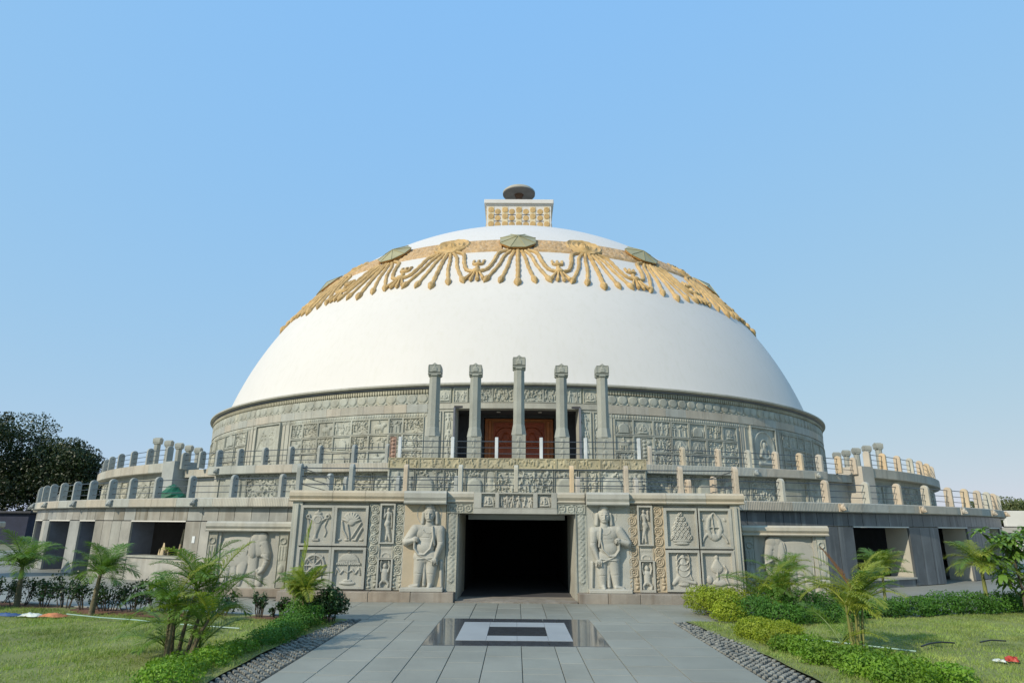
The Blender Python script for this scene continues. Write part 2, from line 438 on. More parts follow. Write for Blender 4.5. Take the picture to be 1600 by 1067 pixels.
def carved(w, h, kind, seed, frame=.03, fd=.05, res=.028, amp=.045, frames=None):
    q = Rel(w, h, frame, fd, res, frames); rr = random.Random(seed)
    fl, fr, fb, ft = q.fr
    x0, x1, z0, z1 = fl, w-fr, fb, h-ft; W, Hh = x1-x0, z1-z0
    if kind == 'figures':
        n = max(1, int(round(W/(Hh*.42))))
        for i in range(n):
            figure(q, x0+W*(i+.5)/n+rr.uniform(-.03, .03)*W, z0+.02*Hh, Hh*rr.uniform(.75, .95), amp*rr.uniform(.7, 1.1), rr)
        for i in range(n): q.e(x0+rr.random()*W, z0+rr.random()*Hh, Hh*.08, Hh*.05, amp*.5)
    elif kind == 'crowd':
        n = max(3, int(W*Hh*90))
        for i in range(n):
            cx, cz = x0+rr.random()*W, z0+rr.random()*Hh; a = rr.uniform(0, PI); l = rr.uniform(.03, .09)
            q.c(cx, cz, .022, cx+l*math.cos(a), cz+l*math.sin(a), .014, amp*rr.uniform(.5, 1.2))
        for i in range(max(2, int(W*Hh*18))):
            cx, cz = x0+.06+rr.random()*(W-.12), z0+.03+rr.random()*max(.01, Hh-.22)
            figure(q, cx, cz, rr.uniform(.16, .26), amp*1.2, rr)
    elif kind == 'buddha':
        r = min(W*.36, Hh*.4)
        q.arch(x0+W/2, z0, r*1.15, z0+Hh-r*1.35, amp*.35)
        figure(q, x0+W/2, z0+.04*Hh, Hh*.72, amp*1.1, rr, True)
        for s in (-1, 1): figure(q, x0+W/2+s*W*.38, z0, Hh*.55, amp*.8, rr)
    elif kind == 'scroll':
        n = max(1, int(round(W/Hh)))
        R = min(W/n, Hh)*.42
        for i in range(n):
            cx = x0+W*(i+.5)/n; cz = z0+Hh/2
            q.r(cx, cz, R*.9, R*.16, amp); q.e(cx, cz, R*.3, R*.3, amp)
            for k in range(6): q.e(cx+R*.55*math.cos(k*PI/3), cz+R*.55*math.sin(k*PI/3), R*.17, R*.17, amp*.8)
        for i in range(n*3): q.e(x0+rr.random()*W, z0+rr.choice([.06, .94])*Hh, .04, .025, amp*.8, rr.random()*3)
    elif kind == 'animal':
        q.e(x0+W*.5, z0+Hh*.45, W*.28, Hh*.2, amp); q.e(x0+W*.8, z0+Hh*.6, W*.11, Hh*.14, amp*1.1)
        for dx in (.3, .42, .6, .7): q.c(x0+W*dx, z0+Hh*.35, .03, x0+W*(dx+.02), z0+Hh*.05, .02, amp*.8)
        figure(q, x0+W*.48, z0+Hh*.45, Hh*.5, amp*1.1, rr)
    elif kind == 'stupa':
        q.arch(x0+W/2, z0+Hh*.05, W*.3, z0+Hh*.35, amp)
        q.b(x0+W*.42, x0+W*.58, z0+Hh*.6, z0+Hh*.72, amp); q.c(x0+W/2, z0+Hh*.7, .015, x0+W/2, z0+Hh*.95, .012, amp)
        for s in (-1, 1):
            figure(q, x0+W/2+s*W*.4, z0, Hh*.6, amp*.9, rr)
    elif kind == 'trees':
        for i in range(3):
            cx = x0+W*(i+.5)/3; q.c(cx, z0, .018, cx, z0+Hh*.5, .014, amp)
            for k in range(7): q.e(cx+rr.uniform(-.12, .12)*W, z0+Hh*rr.uniform(.5, .9), .035, .028, amp*rr.uniform(.6, 1.2), rr.random()*3)
    return q

# ================================================================ GROUND
g = mk('ground', [(-900, -900, -.03), (900, -900, -.03), (900, 1500, -.03), (-900, 1500, -.03)], [(0, 1, 2, 3)])
tag(ob('ground', g, M['earth']), kind='structure')
# ring shaped pavement under everything
pv = ring('pavement', [(35.15, -.02), (35.15, -.004), (0.5, -.004)], -180, 180, 2, closed=False)
pav = tag(ob('pavement', pv, M['pave_far']), kind='structure')
wk = mk('walkway', [(-3.32, -60, -.003), (3.32, -60, -.003), (3.32, -35.1, -.003), (-3.32, -35.1, -.003)], [(0, 1, 2, 3)])
walk = tag(ob('walkway', wk, M['joint']), kind='structure')
jb = mk('joint_bed', [(-7.3, -35.1, 0), (7.3, -35.1, 0), (7.3, -31.0, 0), (-7.3, -31.0, 0)], [(0, 1, 2, 3)])
# clipped to the plaza: joint bed under the slabs
ob('joint_bed', jb, M['joint'], pav)
slabcache = {}
def slab(parent, x0, x1, y0, y1, m='pave', name='paving_slab', top=.02, gap=.011, rr=random):
    key = (round(x1-x0, 2), round(y1-y0, 2))
    if key not in slabcache:
        slabcache[key] = boxmesh('paving_slab', x1-x0-gap, y1-y0-gap*2.4, .03, .004)
    o = ob(name, slabcache[key], M[m], parent, ((x0+x1)/2, (y0+y1)/2, top-.03+rr.uniform(-.0012, .0012)))
    return o
XS = [-3.3, -2.75, -2.18, -1.62, -1.05, -.5, .07, .63, 1.0, 1.57, 2.3, 3.3]
rr = random.Random(3)
for i in range(len(XS)-1):
    x0, x1 = XS[i], XS[i+1]
    inl = x0 >= -1.63 and x1 <= 1.58
    y = -38.1 if inl else -35.15-rr.choice([0, .35, .7])
    if not inl: slab(walk, x0, x1, y, -35.15) if y < -35.2 else None
    lens = [.72, .36, .54, .48, .9, 1.05]
    k = rr.randrange(6)
    while y > -44:
        l = lens[k % 6] if inl else rr.choice([.62, .8, .95]); k += 1
        slab(walk, x0, x1, y-l, y); y -= l
# inlay between
def flat(parent, name, x0, x1, y0, y1, z, m): return ob(name, boxmesh(name, x1-x0, y1-y0, .03, .002), M[m], parent, ((x0+x1)/2, (y0+y1)/2, z-.03))
inx = thing('granite_inlay', 'polished dark granite rectangle with a pale frame set in the walkway', 'paving inlay', (0, -36.5, 0))
for a, b_ in ((-1.617, -.5), (-.495, .55), (.555, 1.567)):
    flat(inx, 'polished_slab', a, b_, -38.095+36.5, -34.86+36.5, .0225, 'polish')
X0, X1, Y0, Y1 = -1.09, .99, -37.6+36.5, -35.4+36.5
I0, I1, J0, J1 = -.55, .56, -37.1+36.5, -36.02+36.5
for nm, b4 in (('a', (X0, I0, Y0, Y1)), ('b', (I1, X1, Y0, Y1)), ('c', (I0, .0, Y0, J0)), ('d', (.0, I1, Y0, J0)), ('e', (I0, .0, J1, Y1)), ('f', (.0, I1, J1, Y1))):
    flat(inx, 'pale_slab', b4[0]+.002, b4[1]-.002, b4[2]+.002, b4[3]-.002, .0265, 'inlaylight')
flat(inx, 'dark_slab', I0+.002, -.002, J0+.002, J1-.002, .0265, 'inlaydark')
flat(inx, 'dark_slab', .002, I1-.002, J0+.002, J1-.002, .0265, 'inlaydark')
# plaza in front of the gateway
rr = random.Random(5)
x = -7.2
while x < 7.1:
    w = .565 if -2.3 < x < 1.7 else .8
    y = -31.95 if abs(x) < 6.5 else -31.2
    y -= rr.choice([0, .3])
    slab(pav, x, x+w, y, -31.93 if abs(x) < 6.5 else -31.1) if y < -32 else None
    while y > -35.0:
        l = rr.choice([.8, .95, 1.1])
        y2 = max(y-l, -35.14)
        if y2 - (-35.14) < .25: y2 = -35.14
        slab(pav, x, x+w, y2, y, top=.021); y = y2
    x += w
# small dark floor drains / stain plates by the plinth
for x, l, lb in ((-3.25, .75, 'left'), (3.6, .6, 'right')):
    pass

# cobbled strips beside the walkway: tapering bands of small setts
def cobbles(sx):
    V = []; F = []; rr = random.Random(11)
    y = -35.15
    yi = 0
    mb = MB()
    while y > -44:
        wid = .22+.38*min(1, (-35.1-y)/3.0)
        n = int(wid/.125)+1
        for k in range(n):
            cx = sx*(3.36+.125*(k+.5*(yi % 2))); s = .036*rr.uniform(.75, 1.1); h = rr.uniform(.008, .03)
            z = .012+h; cy = y+rr.uniform(-.01, .01)
            c, q = math.cos(.78+rr.uniform(-.2, .2)), math.sin(.78)
            b = [(cx+s*1.25*math.cos(t), cy+s*1.25*math.sin(t), -.01) for t in (PI/4+.7, 3*PI/4+.7, 5*PI/4+.7, 7*PI/4+.7)]
            t_ = [(cx+(p[0]-cx)*.72, cy+(p[1]-cy)*.72, z) for p in b]
            mid = [(p[0], p[1], z-.012) for p in b]
            mb.add(b+mid+t_, [(0, 1, 5, 4), (1, 2, 6, 5), (2, 3, 7, 6), (3, 0, 4, 7), (4, 5, 9, 8), (5, 6, 10, 9), (6, 7, 11, 10), (7, 4, 8, 11), (8, 9, 10, 11)])
        y -= .085; yi += 1
    bed = mk('cobble_bed', [(sx*3.33, -44, -.001), (sx*3.98, -44, -.001), (sx*3.98, -38.1, -.001), (sx*3.6, -35.0, -.001), (sx*3.33, -35.0, -.001)], [(0, 1, 2, 3, 4) if sx > 0 else (4, 3, 2, 1, 0)])
    o = tag(ob('cobble_strip', bed, M['cobblebed']), kind='structure')
    tag(ob('cobble', mb.mesh('cobble'), M['cobble'], o), kind='stuff')
cobbles(-1); cobbles(1)
# kerb of the lawns
for s in (-1,):
    a0, a1 = (6.3, 60)
    k = ring('lawn_kerb', [(35.16, -.02), (35.3, -.02), (35.3, .07), (35.16, .07)], s*a0, s*a1, 1.5)
    tag(ob('lawn_kerb', k, M['postgrey']), kind='structure')

# lawns
def lawn(sx):
    V = []; F = []; nx, ny = 80, 60
    rr_ = np.random.default_rng(3+sx)
    xs = np.linspace(4.0, 30, nx)
    idx = {}
    ph = rr_.uniform(0, 6, 6)
    def hz(x, y):
        return .035+.02*np.sin(x*1.1+ph[0])*np.sin(y*.9+ph[1])+.012*np.sin(x*2.7+ph[2]+y*1.3)+.008*np.sin(y*4+ph[3])
    def xin(y): return 3.58+.36*np.clip((-35.1-y)/3., 0, 1)
    for i, x in enumerate(xs):
        ytop = -math.sqrt(max(0, 35.32**2-x*x)) if x < 35.3 else -20
        for j in range(ny):
            y = ytop+(-62-ytop)*(j/(ny-1))**1.3
            xi = xin(y); xx = xi+(30-xi)*(x-4.0)/26
            V.append((sx*xx, y, hz(xx, y)))
    for i in range(nx-1):
        for j in range(ny-1):
            a = i*ny+j; f = (a, a+1, a+ny+1, a+ny)
            F.append(f if sx > 0 else f[::-1])
    o = tag(ob('lawn', mk('lawn', V, F, 60), M['lawn']), kind='structure')
    # blades
    n = 150000
    x = rr_.uniform(3.7, 19, n*2); y = rr_.uniform(-43, -29, n*2)
    d = np.hypot(x, y)
    keep = (d > (35.85 if sx < 0 else 35.35)) & (x > xin(y)+.02) & (rr_.random(len(x)) < np.clip(1.25-(x-4)/26, .3, 1))
    clump = np.sin(x*3.1+ph[4])*np.sin(y*2.7+ph[5])+.6*np.sin(x*7.3+y*5.1)
    keep &= rr_.random(len(x)) < np.clip(.75+.3*clump, .25, 1)
    x, y, clump = x[keep][:n], y[keep][:n], clump[keep][:n]; n = len(x)
    z = hz(x, y)-.005
    a = rr_.uniform(0, 2*PI, n); L = rr_.uniform(.03, .075, n)*(1+.25*clump); w = rr_.uniform(.004, .009, n)
    lean = rr_.uniform(.2, 1.3, n)
    dx, dy = np.cos(a), np.sin(a)
    la = rr_.uniform(0, 2*PI, n)
    bx, by = np.cos(la)*np.sin(lean)*L, np.sin(la)*np.sin(lean)*L
    tz = np.cos(lean)*L
    P = np.stack([np.stack([sx*(x-dx*w), y-dy*w, z], -1), np.stack([sx*(x+dx*w), y+dy*w, z], -1), np.stack([sx*(x+bx), y+by, z+tz], -1)], 1).reshape(-1, 3)
    me = mkfast('grass', P, np.arange(n*3).reshape(n, 3))
    tag(ob('grass', me, M['blade']), 'short mown grass of the lawn '+('left' if sx < 0 else 'right')+' of the walkway', 'grass', kind='stuff')
    # soil bed strip
    if sx > 0: return
    sb = ring('soil_bed', [(35.3, .045), (35.75, .05), (35.95, .02)], sx*6.3, sx*45, 1, closed=False)
    tag(ob('soil_bed', sb, M['soil']), kind='structure')
lawn(-1); lawn(1)

# ================================================================ STUPA
stupa = thing('stupa', 'huge white domed stupa with gold garlands on a carved stone drum', 'stupa')
DZ, DR = 2.5, 21.47
def sp(az, el, r=DR):
    a, e = R_(az), R_(el); return (r*math.cos(e)*math.sin(a), -r*math.cos(e)*math.cos(a), DZ+r*math.sin(e))
prof = [(DR*math.cos(R_(e)), DZ+DR*math.sin(R_(e))) for e in np.linspace(15.0, 89.99, 90)]
ob('dome', ring('dome', prof, -180, 180, 1.5, closed=False, smooth=60), M['white'], stupa)
ob('drum_lip', ring('drum_lip', [(20.6, 8.02), (21.48, 8.03), (21.55, 8.06), (21.55, 8.13), (21.5, 8.16), (21.2, 8.18), (20.5, 8.2)], -180, 180, 1.5, closed=True), M['ashlar'], stupa)
ob('lip_shade_ring', ring('lip_shade_ring', [(20.9, 7.95), (21.34, 7.95), (21.36, 8.015), (20.9, 8.015)], -180, 180, 1.5), M['darkblue'], stupa)  # dark ring that paints the shade beneath the lip
drum = ob('drum_wall', ring('drum_wall', [(20.4, 7.02), (21.0, 7.02), (21.0, 7.97), (20.4, 7.97)], -180, 180, 1.5), M['band'], stupa)
drumlow = ob('drum_wall', ring('drum_wall', [(20.4, 2.75), (21.0, 2.75), (21.0, 7.02), (20.4, 7.02)], 7.5, 352.5, 1.5), M['ashlar'], stupa)
# fluted plain band below the medallions, and thin moulding
for s in (-1, 1):
    a = 11.0
    while a < 72:
        b2 = a+rr.uniform(2.2, 3.4)
        ob('fluted_band_block', ring('fluted_band_block', [(20.98, 6.86), (21.05, 6.86), (21.05, 7.24), (20.98, 7.24)], s*a, s*(b2-.03), 1.), M['slab'], drum)
        a = b2
mb = MB()
# dentil row and leaf scallops: joined, too small to pick apart
for i in range(-190, 191):
    a = i*.36
    if abs(a) < 10.6: continue
    for (z0, z1, r1, wd) in ((7.72, 7.9, 21.07, .045),):
        c = pol(a, 21.03); t = (math.cos(R_(a)), math.sin(R_(a)))
        n = (math.sin(R_(a)), -math.cos(R_(a)))
        V = []
        for (u, z, d) in ((-wd, z0+.05, 0), (0, z0, 0), (wd, z0+.05, 0), (wd, z1, 0), (-wd, z1, 0), (-wd, z0+.05, .05), (0, z0, .05), (wd, z0+.05, .05), (wd, z1, .05), (-wd, z1, .05)):
            V.append((c[0]+t[0]*u+n[0]*d, c[1]+t[1]*u+n[1]*d, z))
        mb.add(V, [(5, 6, 7, 8, 9), (0, 1, 6, 5), (1, 2, 7, 6), (2, 3, 8, 7), (4, 0, 5, 9), (3, 4, 9, 8)])
tag(ob('leaf_moulding', mb.mesh('leaf_moulding'), M['band'], drum), kind='stuff')
# medallions
q = Rel(.5, .46, 0, 0, .025); q.e(.25, .25, .215, .2, .05, flat=.7); q.e(.25, .02, .1, .04, .03); q.e(.0, .05, .04, .05, .04); q.e(.5, .05, .04, .05, .04)
med = q.mesh('shield_medallion')
a = 11.7
while a < 72:
    for s in (-1, 1):
        ob('shield_medallion', med, M['relief'], drum, pol(s*a, 21.01, 7.25), (0, 0, R_(s*a)))
    a += 1.39
# scallop strip under the fluted band
mb = MB()
q = Rel(.52, .2, 0, 0, .02)
for k in range(4): q.e(.065+.13*k, .1, .055, .08, .03)
strip = q.mesh('scallop_strip')
a = 11.7
while a < 72:
    for s in (-1, 1): ob('scallop_strip', strip, M['relief'], drum, pol(s*a, 21.01, 6.64), (0, 0, R_(s*a)))
    a += 1.42
# relief panels on the drum in three rows
KIND = ['figures', 'crowd', 'buddha', 'stupa', 'figures', 'animal', 'trees', 'crowd']
pc = {}
def panelmesh(w, h, kind, seed, **kw):
    w = round(w*20)/20
    key = (w, round(h, 2), kind, seed)
    if key not in pc: pc[key] = carved(w, h, kind, seed, **kw).mesh('relief_panel')
    return pc[key]
Ledge = [(-65.1, -60.3), (-60, -55.4), (-54.3, -50.1), (-49.9, -45.8), (-45.5, -42.0), (-31.5, -29.25), (-29.25, -26.65), (-26.65, -24.0), (-24.0, -21.3), (-21.3, -18.7), (-18.7, -16), (-16, -14.1), (-14.1, -11.4)]
Redge = [(11.9, 14.3), (14.3, 17), (17, 19.5), (19.5, 22.15), (22.15, 24.8), (24.8, 27.55), (27.55, 30.2), (40.3, 42.4), (42.4, 44.9), (44.9, 47.6), (47.6, 50.5), (51.5, 56), (56, 61), (61, 66)]
rr = random.Random(21)
for (a0, a1) in Ledge+Redge:
    w = R_(a1-a0)*21
    for z0, h in ((5.92, .72), (5.19, .71), (4.46, .71)):
        k = rr.choice(KIND)
        me = panelmesh(w, h, k, rr.randrange(3), frame=.045, fd=.06, res=.026, amp=.058)
        ob('relief_panel', me, M['relief'], drumlow, pol((a0+a1)/2, 21.0, z0), (0, 0, R_((a0+a1)/2)))
# the two tall panels: tree of worship with throne (left), seated buddha in arch (right)
q = Rel(2.1, 2.35, .07, .09, .03)
q.e(1.05, 1.75, .75, .5, .02, flat=.9)
for x in (.72, 1.38):
    for k in range(9): q.e(x+rr.uniform(-.18, .18), 1.75+rr.uniform(-.2, .22), .07, .05, .07, rr.random()*3)
q.c(1.05, 2.1, .12, 1.05, .9, .16, .05); q.c(1.05, 1.4, .05, 1.05, 1.1, .05, .09)
for s in (-1, 1): q.c(1.05+s*.9, 1.1, .05, 1.05+s*.4, 2.05, .06, .05)
for k in range(5): q.b(.85-.1*k, 1.25+.1*k, .9-.18*k-.1, .9-.18*k, .06+.012*k)
ob('relief_panel', q.mesh('tall_relief_panel'), M['relief'], drumlow, pol(-36.4, 21.02, 4.46), (0, 0, R_(-36.4)))['label'] = 'tall panel carved with a sacred tree and throne'
q = Rel(2.1, 2.35, .09, .09, .03)
q.arch(1.05, .1, .85, 1.3, .03); q.cut(1.05, 1.3, .7, .7, .03); q.r(1.05, 1.3, .8, .05, .07)
figure(q, 1.05, .35, 1.25, .12, rr, True); q.e(1.05, 1.42, .14, .17, .13); q.r(1.05, 1.45, .26, .03, .06)
for s in (-1, 1):
    for z in (.5, 1.1, 1.7): figure(q, 1.05+s*.86, z-.3, .5, .06, rr)
ob('relief_panel', q.mesh('tall_relief_panel'), M['relief'], drumlow, pol(35.5, 21.02, 4.46), (0, 0, R_(35.5)))['label'] = 'tall panel carved with a buddha seated in an arch'
# pilasters between groups
for a_ in (-40.9, -32.4, 31.3, 39.5, -10.95, 11.15, 51.0):
    q = Rel(.34, 2.45, .03, .03, .03); q.c(.17, .1, .07, .17, 2.3, .07, .02)
    ob('pilaster', q.mesh('pilaster'), M['ashlar'], drumlow, pol(a_, 21.01, 4.42), (0, 0, R_(a_)))
# central frieze over the door
for x0, x1, kd in ((-3.55, -2.95, 'buddha'), (-2.85, -2.2, 'figures'), (-2.15, -1.1, 'crowd'), (-1.1, -.15, 'crowd'), (.15, 1.15, 'crowd'), (1.15, 2.05, 'crowd'), (2.15, 2.85, 'figures'), (2.95, 3.6, 'buddha')):
    a_ = math.degrees(math.asin((x0+x1)/2/21))
    ob('relief_panel', carved(x1-x0, .68, kd, int(x0*10), .035, .05, .028, .06).mesh('relief_panel'), M['relief'], drum, pol(a_, 21.01, 7.27), (0, 0, R_(a_)))
# door bay: lintel, side panels, recess
bay = ob('door_bay', ring('door_bay', [(20.5, 7.0), (21.04, 7.0), (21.04, 7.25), (20.5, 7.25)], -11, 11, 1), M['ashlar'], stupa)
for s in (-1, 1):
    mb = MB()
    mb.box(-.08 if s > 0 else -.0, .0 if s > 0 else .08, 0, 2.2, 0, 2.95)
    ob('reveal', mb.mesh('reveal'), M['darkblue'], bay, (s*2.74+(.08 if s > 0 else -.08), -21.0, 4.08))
    for x0, w in ((2.78, .5), (3.38, .34)):
        q = Rel(w, 2.4, .035, .05, .03)
        for z in (.1, .85, 1.6): figure(q, w/2, z, .68, .06, rr)
        a_ = s*math.degrees(math.asin((x0+w/2)/21))
        ob('figure_panel', q.mesh('figure_panel'), M['relief'], bay, pol(a_, 21.01, 4.5), (0, 0, R_(a_)))
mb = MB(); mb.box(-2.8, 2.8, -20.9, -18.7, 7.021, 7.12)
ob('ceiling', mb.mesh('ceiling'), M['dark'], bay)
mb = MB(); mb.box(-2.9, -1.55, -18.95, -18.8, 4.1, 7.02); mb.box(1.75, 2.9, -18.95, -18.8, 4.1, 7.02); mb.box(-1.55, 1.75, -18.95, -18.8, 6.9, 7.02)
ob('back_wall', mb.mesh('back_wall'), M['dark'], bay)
for x in (-.85, 1.05):
    mb = MB(); mb.lathe_z([(.09, 7.0), (.09, 7.02)], 12, (x, -19.9)); ob('downlight', mb.mesh('downlight'), M['lamp'], bay)
door = ob('carved_door', boxmesh('door_frame', 3.3, .12, 2.8, .01), M['woodlight'], stupa, (.1, -18.85, 4.1))
for s in (-1, 1):
    q = Rel(1.2, 2.5, .05, .05, .03)
    q.arch(.6, .2, .45, 1.75, .03); q.r(.6, 1.75, .47, .05, .06); q.e(.6, 1.8, .17, .22, .09); figure(q, .6, 1.3, .7, .09, rr, True)
    for k in range(60): q.e(.1+rr.random(), .15+rr.random()*2.25, .05, .035, .04, rr.random()*3)
    ob('door_leaf', q.mesh('door_leaf'), M['wood'], door, (s*.62, -.13, .1))
ob('moulded_frame', boxmesh('moulded_frame', .14, .1, 2.7, .02), M['woodlight'], door, (-1.4, -.1, 0))
ob('moulded_frame', boxmesh('moulded_frame', .14, .1, 2.7, .02), M['woodlight'], door, (1.4, -.1, 0))

for o_ in (drum, drumlow, bay): o_.scale = (1.0135, 1.0135, 1)
# harmika
M['collar'] = mat('dark_brown_collar', [(.09, .05, .03), (.11, .06, .035)], .6)
M['paleyellow'] = mat('pale_yellow_painted_post', [(.60, .50, .30), (.66, .56, .38)], .6, .6, 6, .2, .5, 20)
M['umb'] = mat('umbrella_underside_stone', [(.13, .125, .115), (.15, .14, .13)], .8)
HX = 0.08
harm = ob('harmika', boxmesh('harmika', 5.2, 5.2, 4.0, .0), M['white'], stupa, (HX, 0, 23.0))
ob('coping', boxmesh('coping', 5.62, 5.62, .36, .03), M['white'], harm, (0, 0, 3.96))
ob('neck_moulding', boxmesh('neck_moulding', 5.36, 5.36, .12, .02), M['white'], harm, (0, 0, 3.84))
dm = MB(); dm.lathe_z([(.24, 0), (.24, .015), (.17, .03), (.16, .02), (.06, .03)], 16); dmm = dm.mesh('disc', 40)
gp = boxmesh('gold_post', .46, .05, 2.6, .01); gc = dm.mesh('disc_b', 40)
slit = boxmesh('slot', .62, .02, .05, 0)
for s4 in range(4):
    A = s4*PI/2; c, s_ = math.cos(A), math.sin(A)
    def P_(x, y, z): return (x*c-y*s_, x*s_+y*c, z)
    for k in range(5):
        x = -2.28+1.14*k
        ob('gold_post', gp, M['paleyellow'], harm, P_(x*.985, -2.61, 1.15), (0, 0, A))
        for z in (3.45, 2.88, 2.2): ob('gold_disc', dmm, M['gold'], harm, P_(x*.985, -2.64, z), (PI/2, 0, A))
    for k in range(4):
        x = -1.71+1.14*k
        for z in (3.32, 2.75, 2.18):
            ob('gold_disc', dmm, M['gold'], harm, P_(x, -2.605, z), (PI/2, 0, A))
            ob('slot', slit, M['dark'], harm, P_(x, -2.605, z-.31), (0, 0, A))
ch = MB(); ch.lathe_z([(.22, 27.3), (.22, 28.8)], 16)
pole = ob('spire_pole', ch.mesh('spire_pole', 40), M['white'], stupa, (HX, 0, 0))
ch = MB(); ch.lathe_z([(.27, 28.72), (.29, 29.0), (.40, 29.215)], 16); ob('collar', ch.mesh('collar', 40), M['collar'], pole)
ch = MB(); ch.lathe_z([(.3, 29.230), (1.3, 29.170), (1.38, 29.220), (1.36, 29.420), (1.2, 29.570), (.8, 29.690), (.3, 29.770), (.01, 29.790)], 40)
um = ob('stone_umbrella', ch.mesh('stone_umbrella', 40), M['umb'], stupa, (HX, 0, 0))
ch = MB(); ch.lathe_z([(1.385, 29.290), (1.385, 29.430), (1.21, 29.595), (.81, 29.715), (.3, 29.795), (.01, 29.810)], 40, cap=False)
ob('pale_top', ch.mesh('pale_top', 60), M['ashlar'], um)  # paler shell over the darker grey umbrella body

# garlands
def disc_on(az_el_R, prof, n=24, elev=45.5):
    """lathe around the sphere normal at az 0"""
    e = R_(elev); c = Vector((0, -math.cos(e), math.sin(e))); up = Vector((0, math.sin(e), math.cos(e))); rt = Vector((1, 0, 0))
    o = c*DR+Vector((0, 0, DZ)); V = []; F = []
    for r, h in prof:
        for k in range(n):
            t = 2*PI*(k+.5)/n
            V.append(o+(rt*math.cos(t)+up*math.sin(t))*r+c*(h-(r*r/2/DR)))
    for i in range(len(prof)-1):
        for k in range(n): F.append((i*n+k, i*n+(k+1) % n, (i+1)*n+(k+1) % n, (i+1)*n+k))
    F.append(tuple((len(prof)-1)*n+k for k in range(n)))
    return V, F
ros_prof = [(1.12, -.05), (1.12, .1), (1.02, .16), (.92, .08), (.8, .08), (.72, .17), (.6, .08), (.5, .08), (.42, .18), (.3, .1), (.2, .2), (.02, .24)]
V, F = disc_on(0, ros_prof, 28); V = [v*(1+rng.normal()*.0012) for v in V]
rosette = mk('rosette', V, F, 60)
V, F = disc_on(0, [(.95, -.02), (.95, .12), (.8, .2)], 24); hub_mesh = mk('garland_hub', V, F, 40)
V, F = disc_on(0, [(.14, 0), (.14, .4)], 8); stem_mesh = mk('parasol_stem', V, F, 40)
V, F = disc_on(0, [(1.06, .2), (1.13, .24), (1.13, .27), (.02, .52)], 8); paras = mk('parasol_canopy', V, F)
V, F = disc_on(0, [(.98, .12), (1.09, .17), (1.09, .22)], 16); paras_rim = mk('parasol_rim', V, F)
ribm = MB()
for k in range(8):
    e = R_(45.5); c = Vector((0, -math.cos(e), math.sin(e))); up = Vector((0, math.sin(e), math.cos(e))); rt = Vector((1, 0, 0))
    o = c*DR+Vector((0, 0, DZ)); t = 2*PI*(k+.5)/8
    ribm.tube([o+c*.54, o+(rt*math.cos(t)+up*math.sin(t))*1.14+c*.25], .02, 4)
rib_mesh = ribm.mesh('parasol_ribs')
def strand(pts, r=.115, bulb=True):
    P = []; Rr = []
    # catmull through pts
    n = len(pts)
    for i in range(n-1):
        p0, p1, p2, p3 = pts[max(i-1, 0)], pts[i], pts[i+1], pts[min(i+2, n-1)]
        for t in np.linspace(0, 1, 5)[:-1]:
            P.append(tuple(.5*(2*p1[j]+(-p0[j]+p2[j])*t+(2*p0[j]-5*p1[j]+4*p2[j]-p3[j])*t*t+(-p0[j]+3*p1[j]-3*p2[j]+p3[j])*t**3) for j in (0, 1)))
    P.append(pts[-1])
    r *= .97; m = MB(); Rs = [r*(1+.13*(-1)**i) for i in range(len(P))]
    m.tube([sp(a, e, DR+.03) for a, e in P], Rs, 7)
    if bulb:
        a, e = P[-1]; pa, pe = P[-3]; da, de = (a-pa), (e-pe); l = math.hypot(da*.8, de)+1e-6; da /= l; de /= l
        q = [(a, e), (a+da*.15, e+de*.15), (a+da*.6, e+de*.6), (a+da*1.05, e+de*1.05), (a+da*1.5, e+de*1.5)]
        m.tube([sp(x, y, DR+.03) for x, y in q], [r*1.1, r*1.5, r*1.8, r*1.35, r*.15], 8)
    return m.mesh('strand', 40)
ST = [strand([(0, 42.5), (0, 39.5), (.05, 36.5), (0, 34.0)], .13)]
for s in (-1, 1):
    ST += [strand([(s*.8, 42.4), (s*1.5, 40), (s*1.9, 37.5), (s*2.7, 34.6)], .11),
           strand([(s*1.5, 42.5), (s*2.7, 40.8), (s*3.5, 38), (s*5.1, 34.8)], .11),
           strand([(s*2.1, 42.8), (s*3.9, 41.8), (s*4.6, 39.2), (s*5.6, 36.9), (s*7.0, 36.3)], .125, False)]
km = MB()
def blob(m, az, el, ra, re, h, n=8):
    V = []; F = []; L = 4
    for i in range(L+1):
        t = PI/2*i/L
        for k in range(n):
            a = 2*PI*k/n; V.append(sp(az+ra*math.cos(t)*math.cos(a), el+re*math.cos(t)*math.sin(a), DR-.02+h*math.sin(t)))
    for i in range(L):
        for k in range(n): F.append((i*n+k, i*n+(k+1) % n, (i+1)*n+(k+1) % n, (i+1)*n+k))
    m.add(V, F)
blob(km, 0, 36.4, 1.0, .6, .25)
knot = km.mesh('knot', 50)
km = MB()
for s, l in ((-1.6, 2.0), (-.6, 2.3), (.5, 2.3), (1.5, 2.1)):
    km.tube([sp(s*.4, 36, DR+.08), sp(s*.8, 36-l*.5, DR+.08), sp(s*1.05, 36-l*.85, DR+.08), sp(s*1.12, 36-l, DR+.06)], [.06, .08, .13, .03], 6)
tass = km.mesh('tassel', 40)
km = MB()
blob(km, 0, 38.3, 1.15, .35, .2); blob(km, 0, 37.4, .45, .6, .18)
for s in (-1, 0, 1):
    km.tube([sp(s*.9, 38.3, DR+.06), sp(s*.95, 39.2, DR+.06), sp(s*1.0+.25, 39.5, DR+.06)], [.07, .09, .03], 6)
crown = km.mesh('crown_ornament', 50)
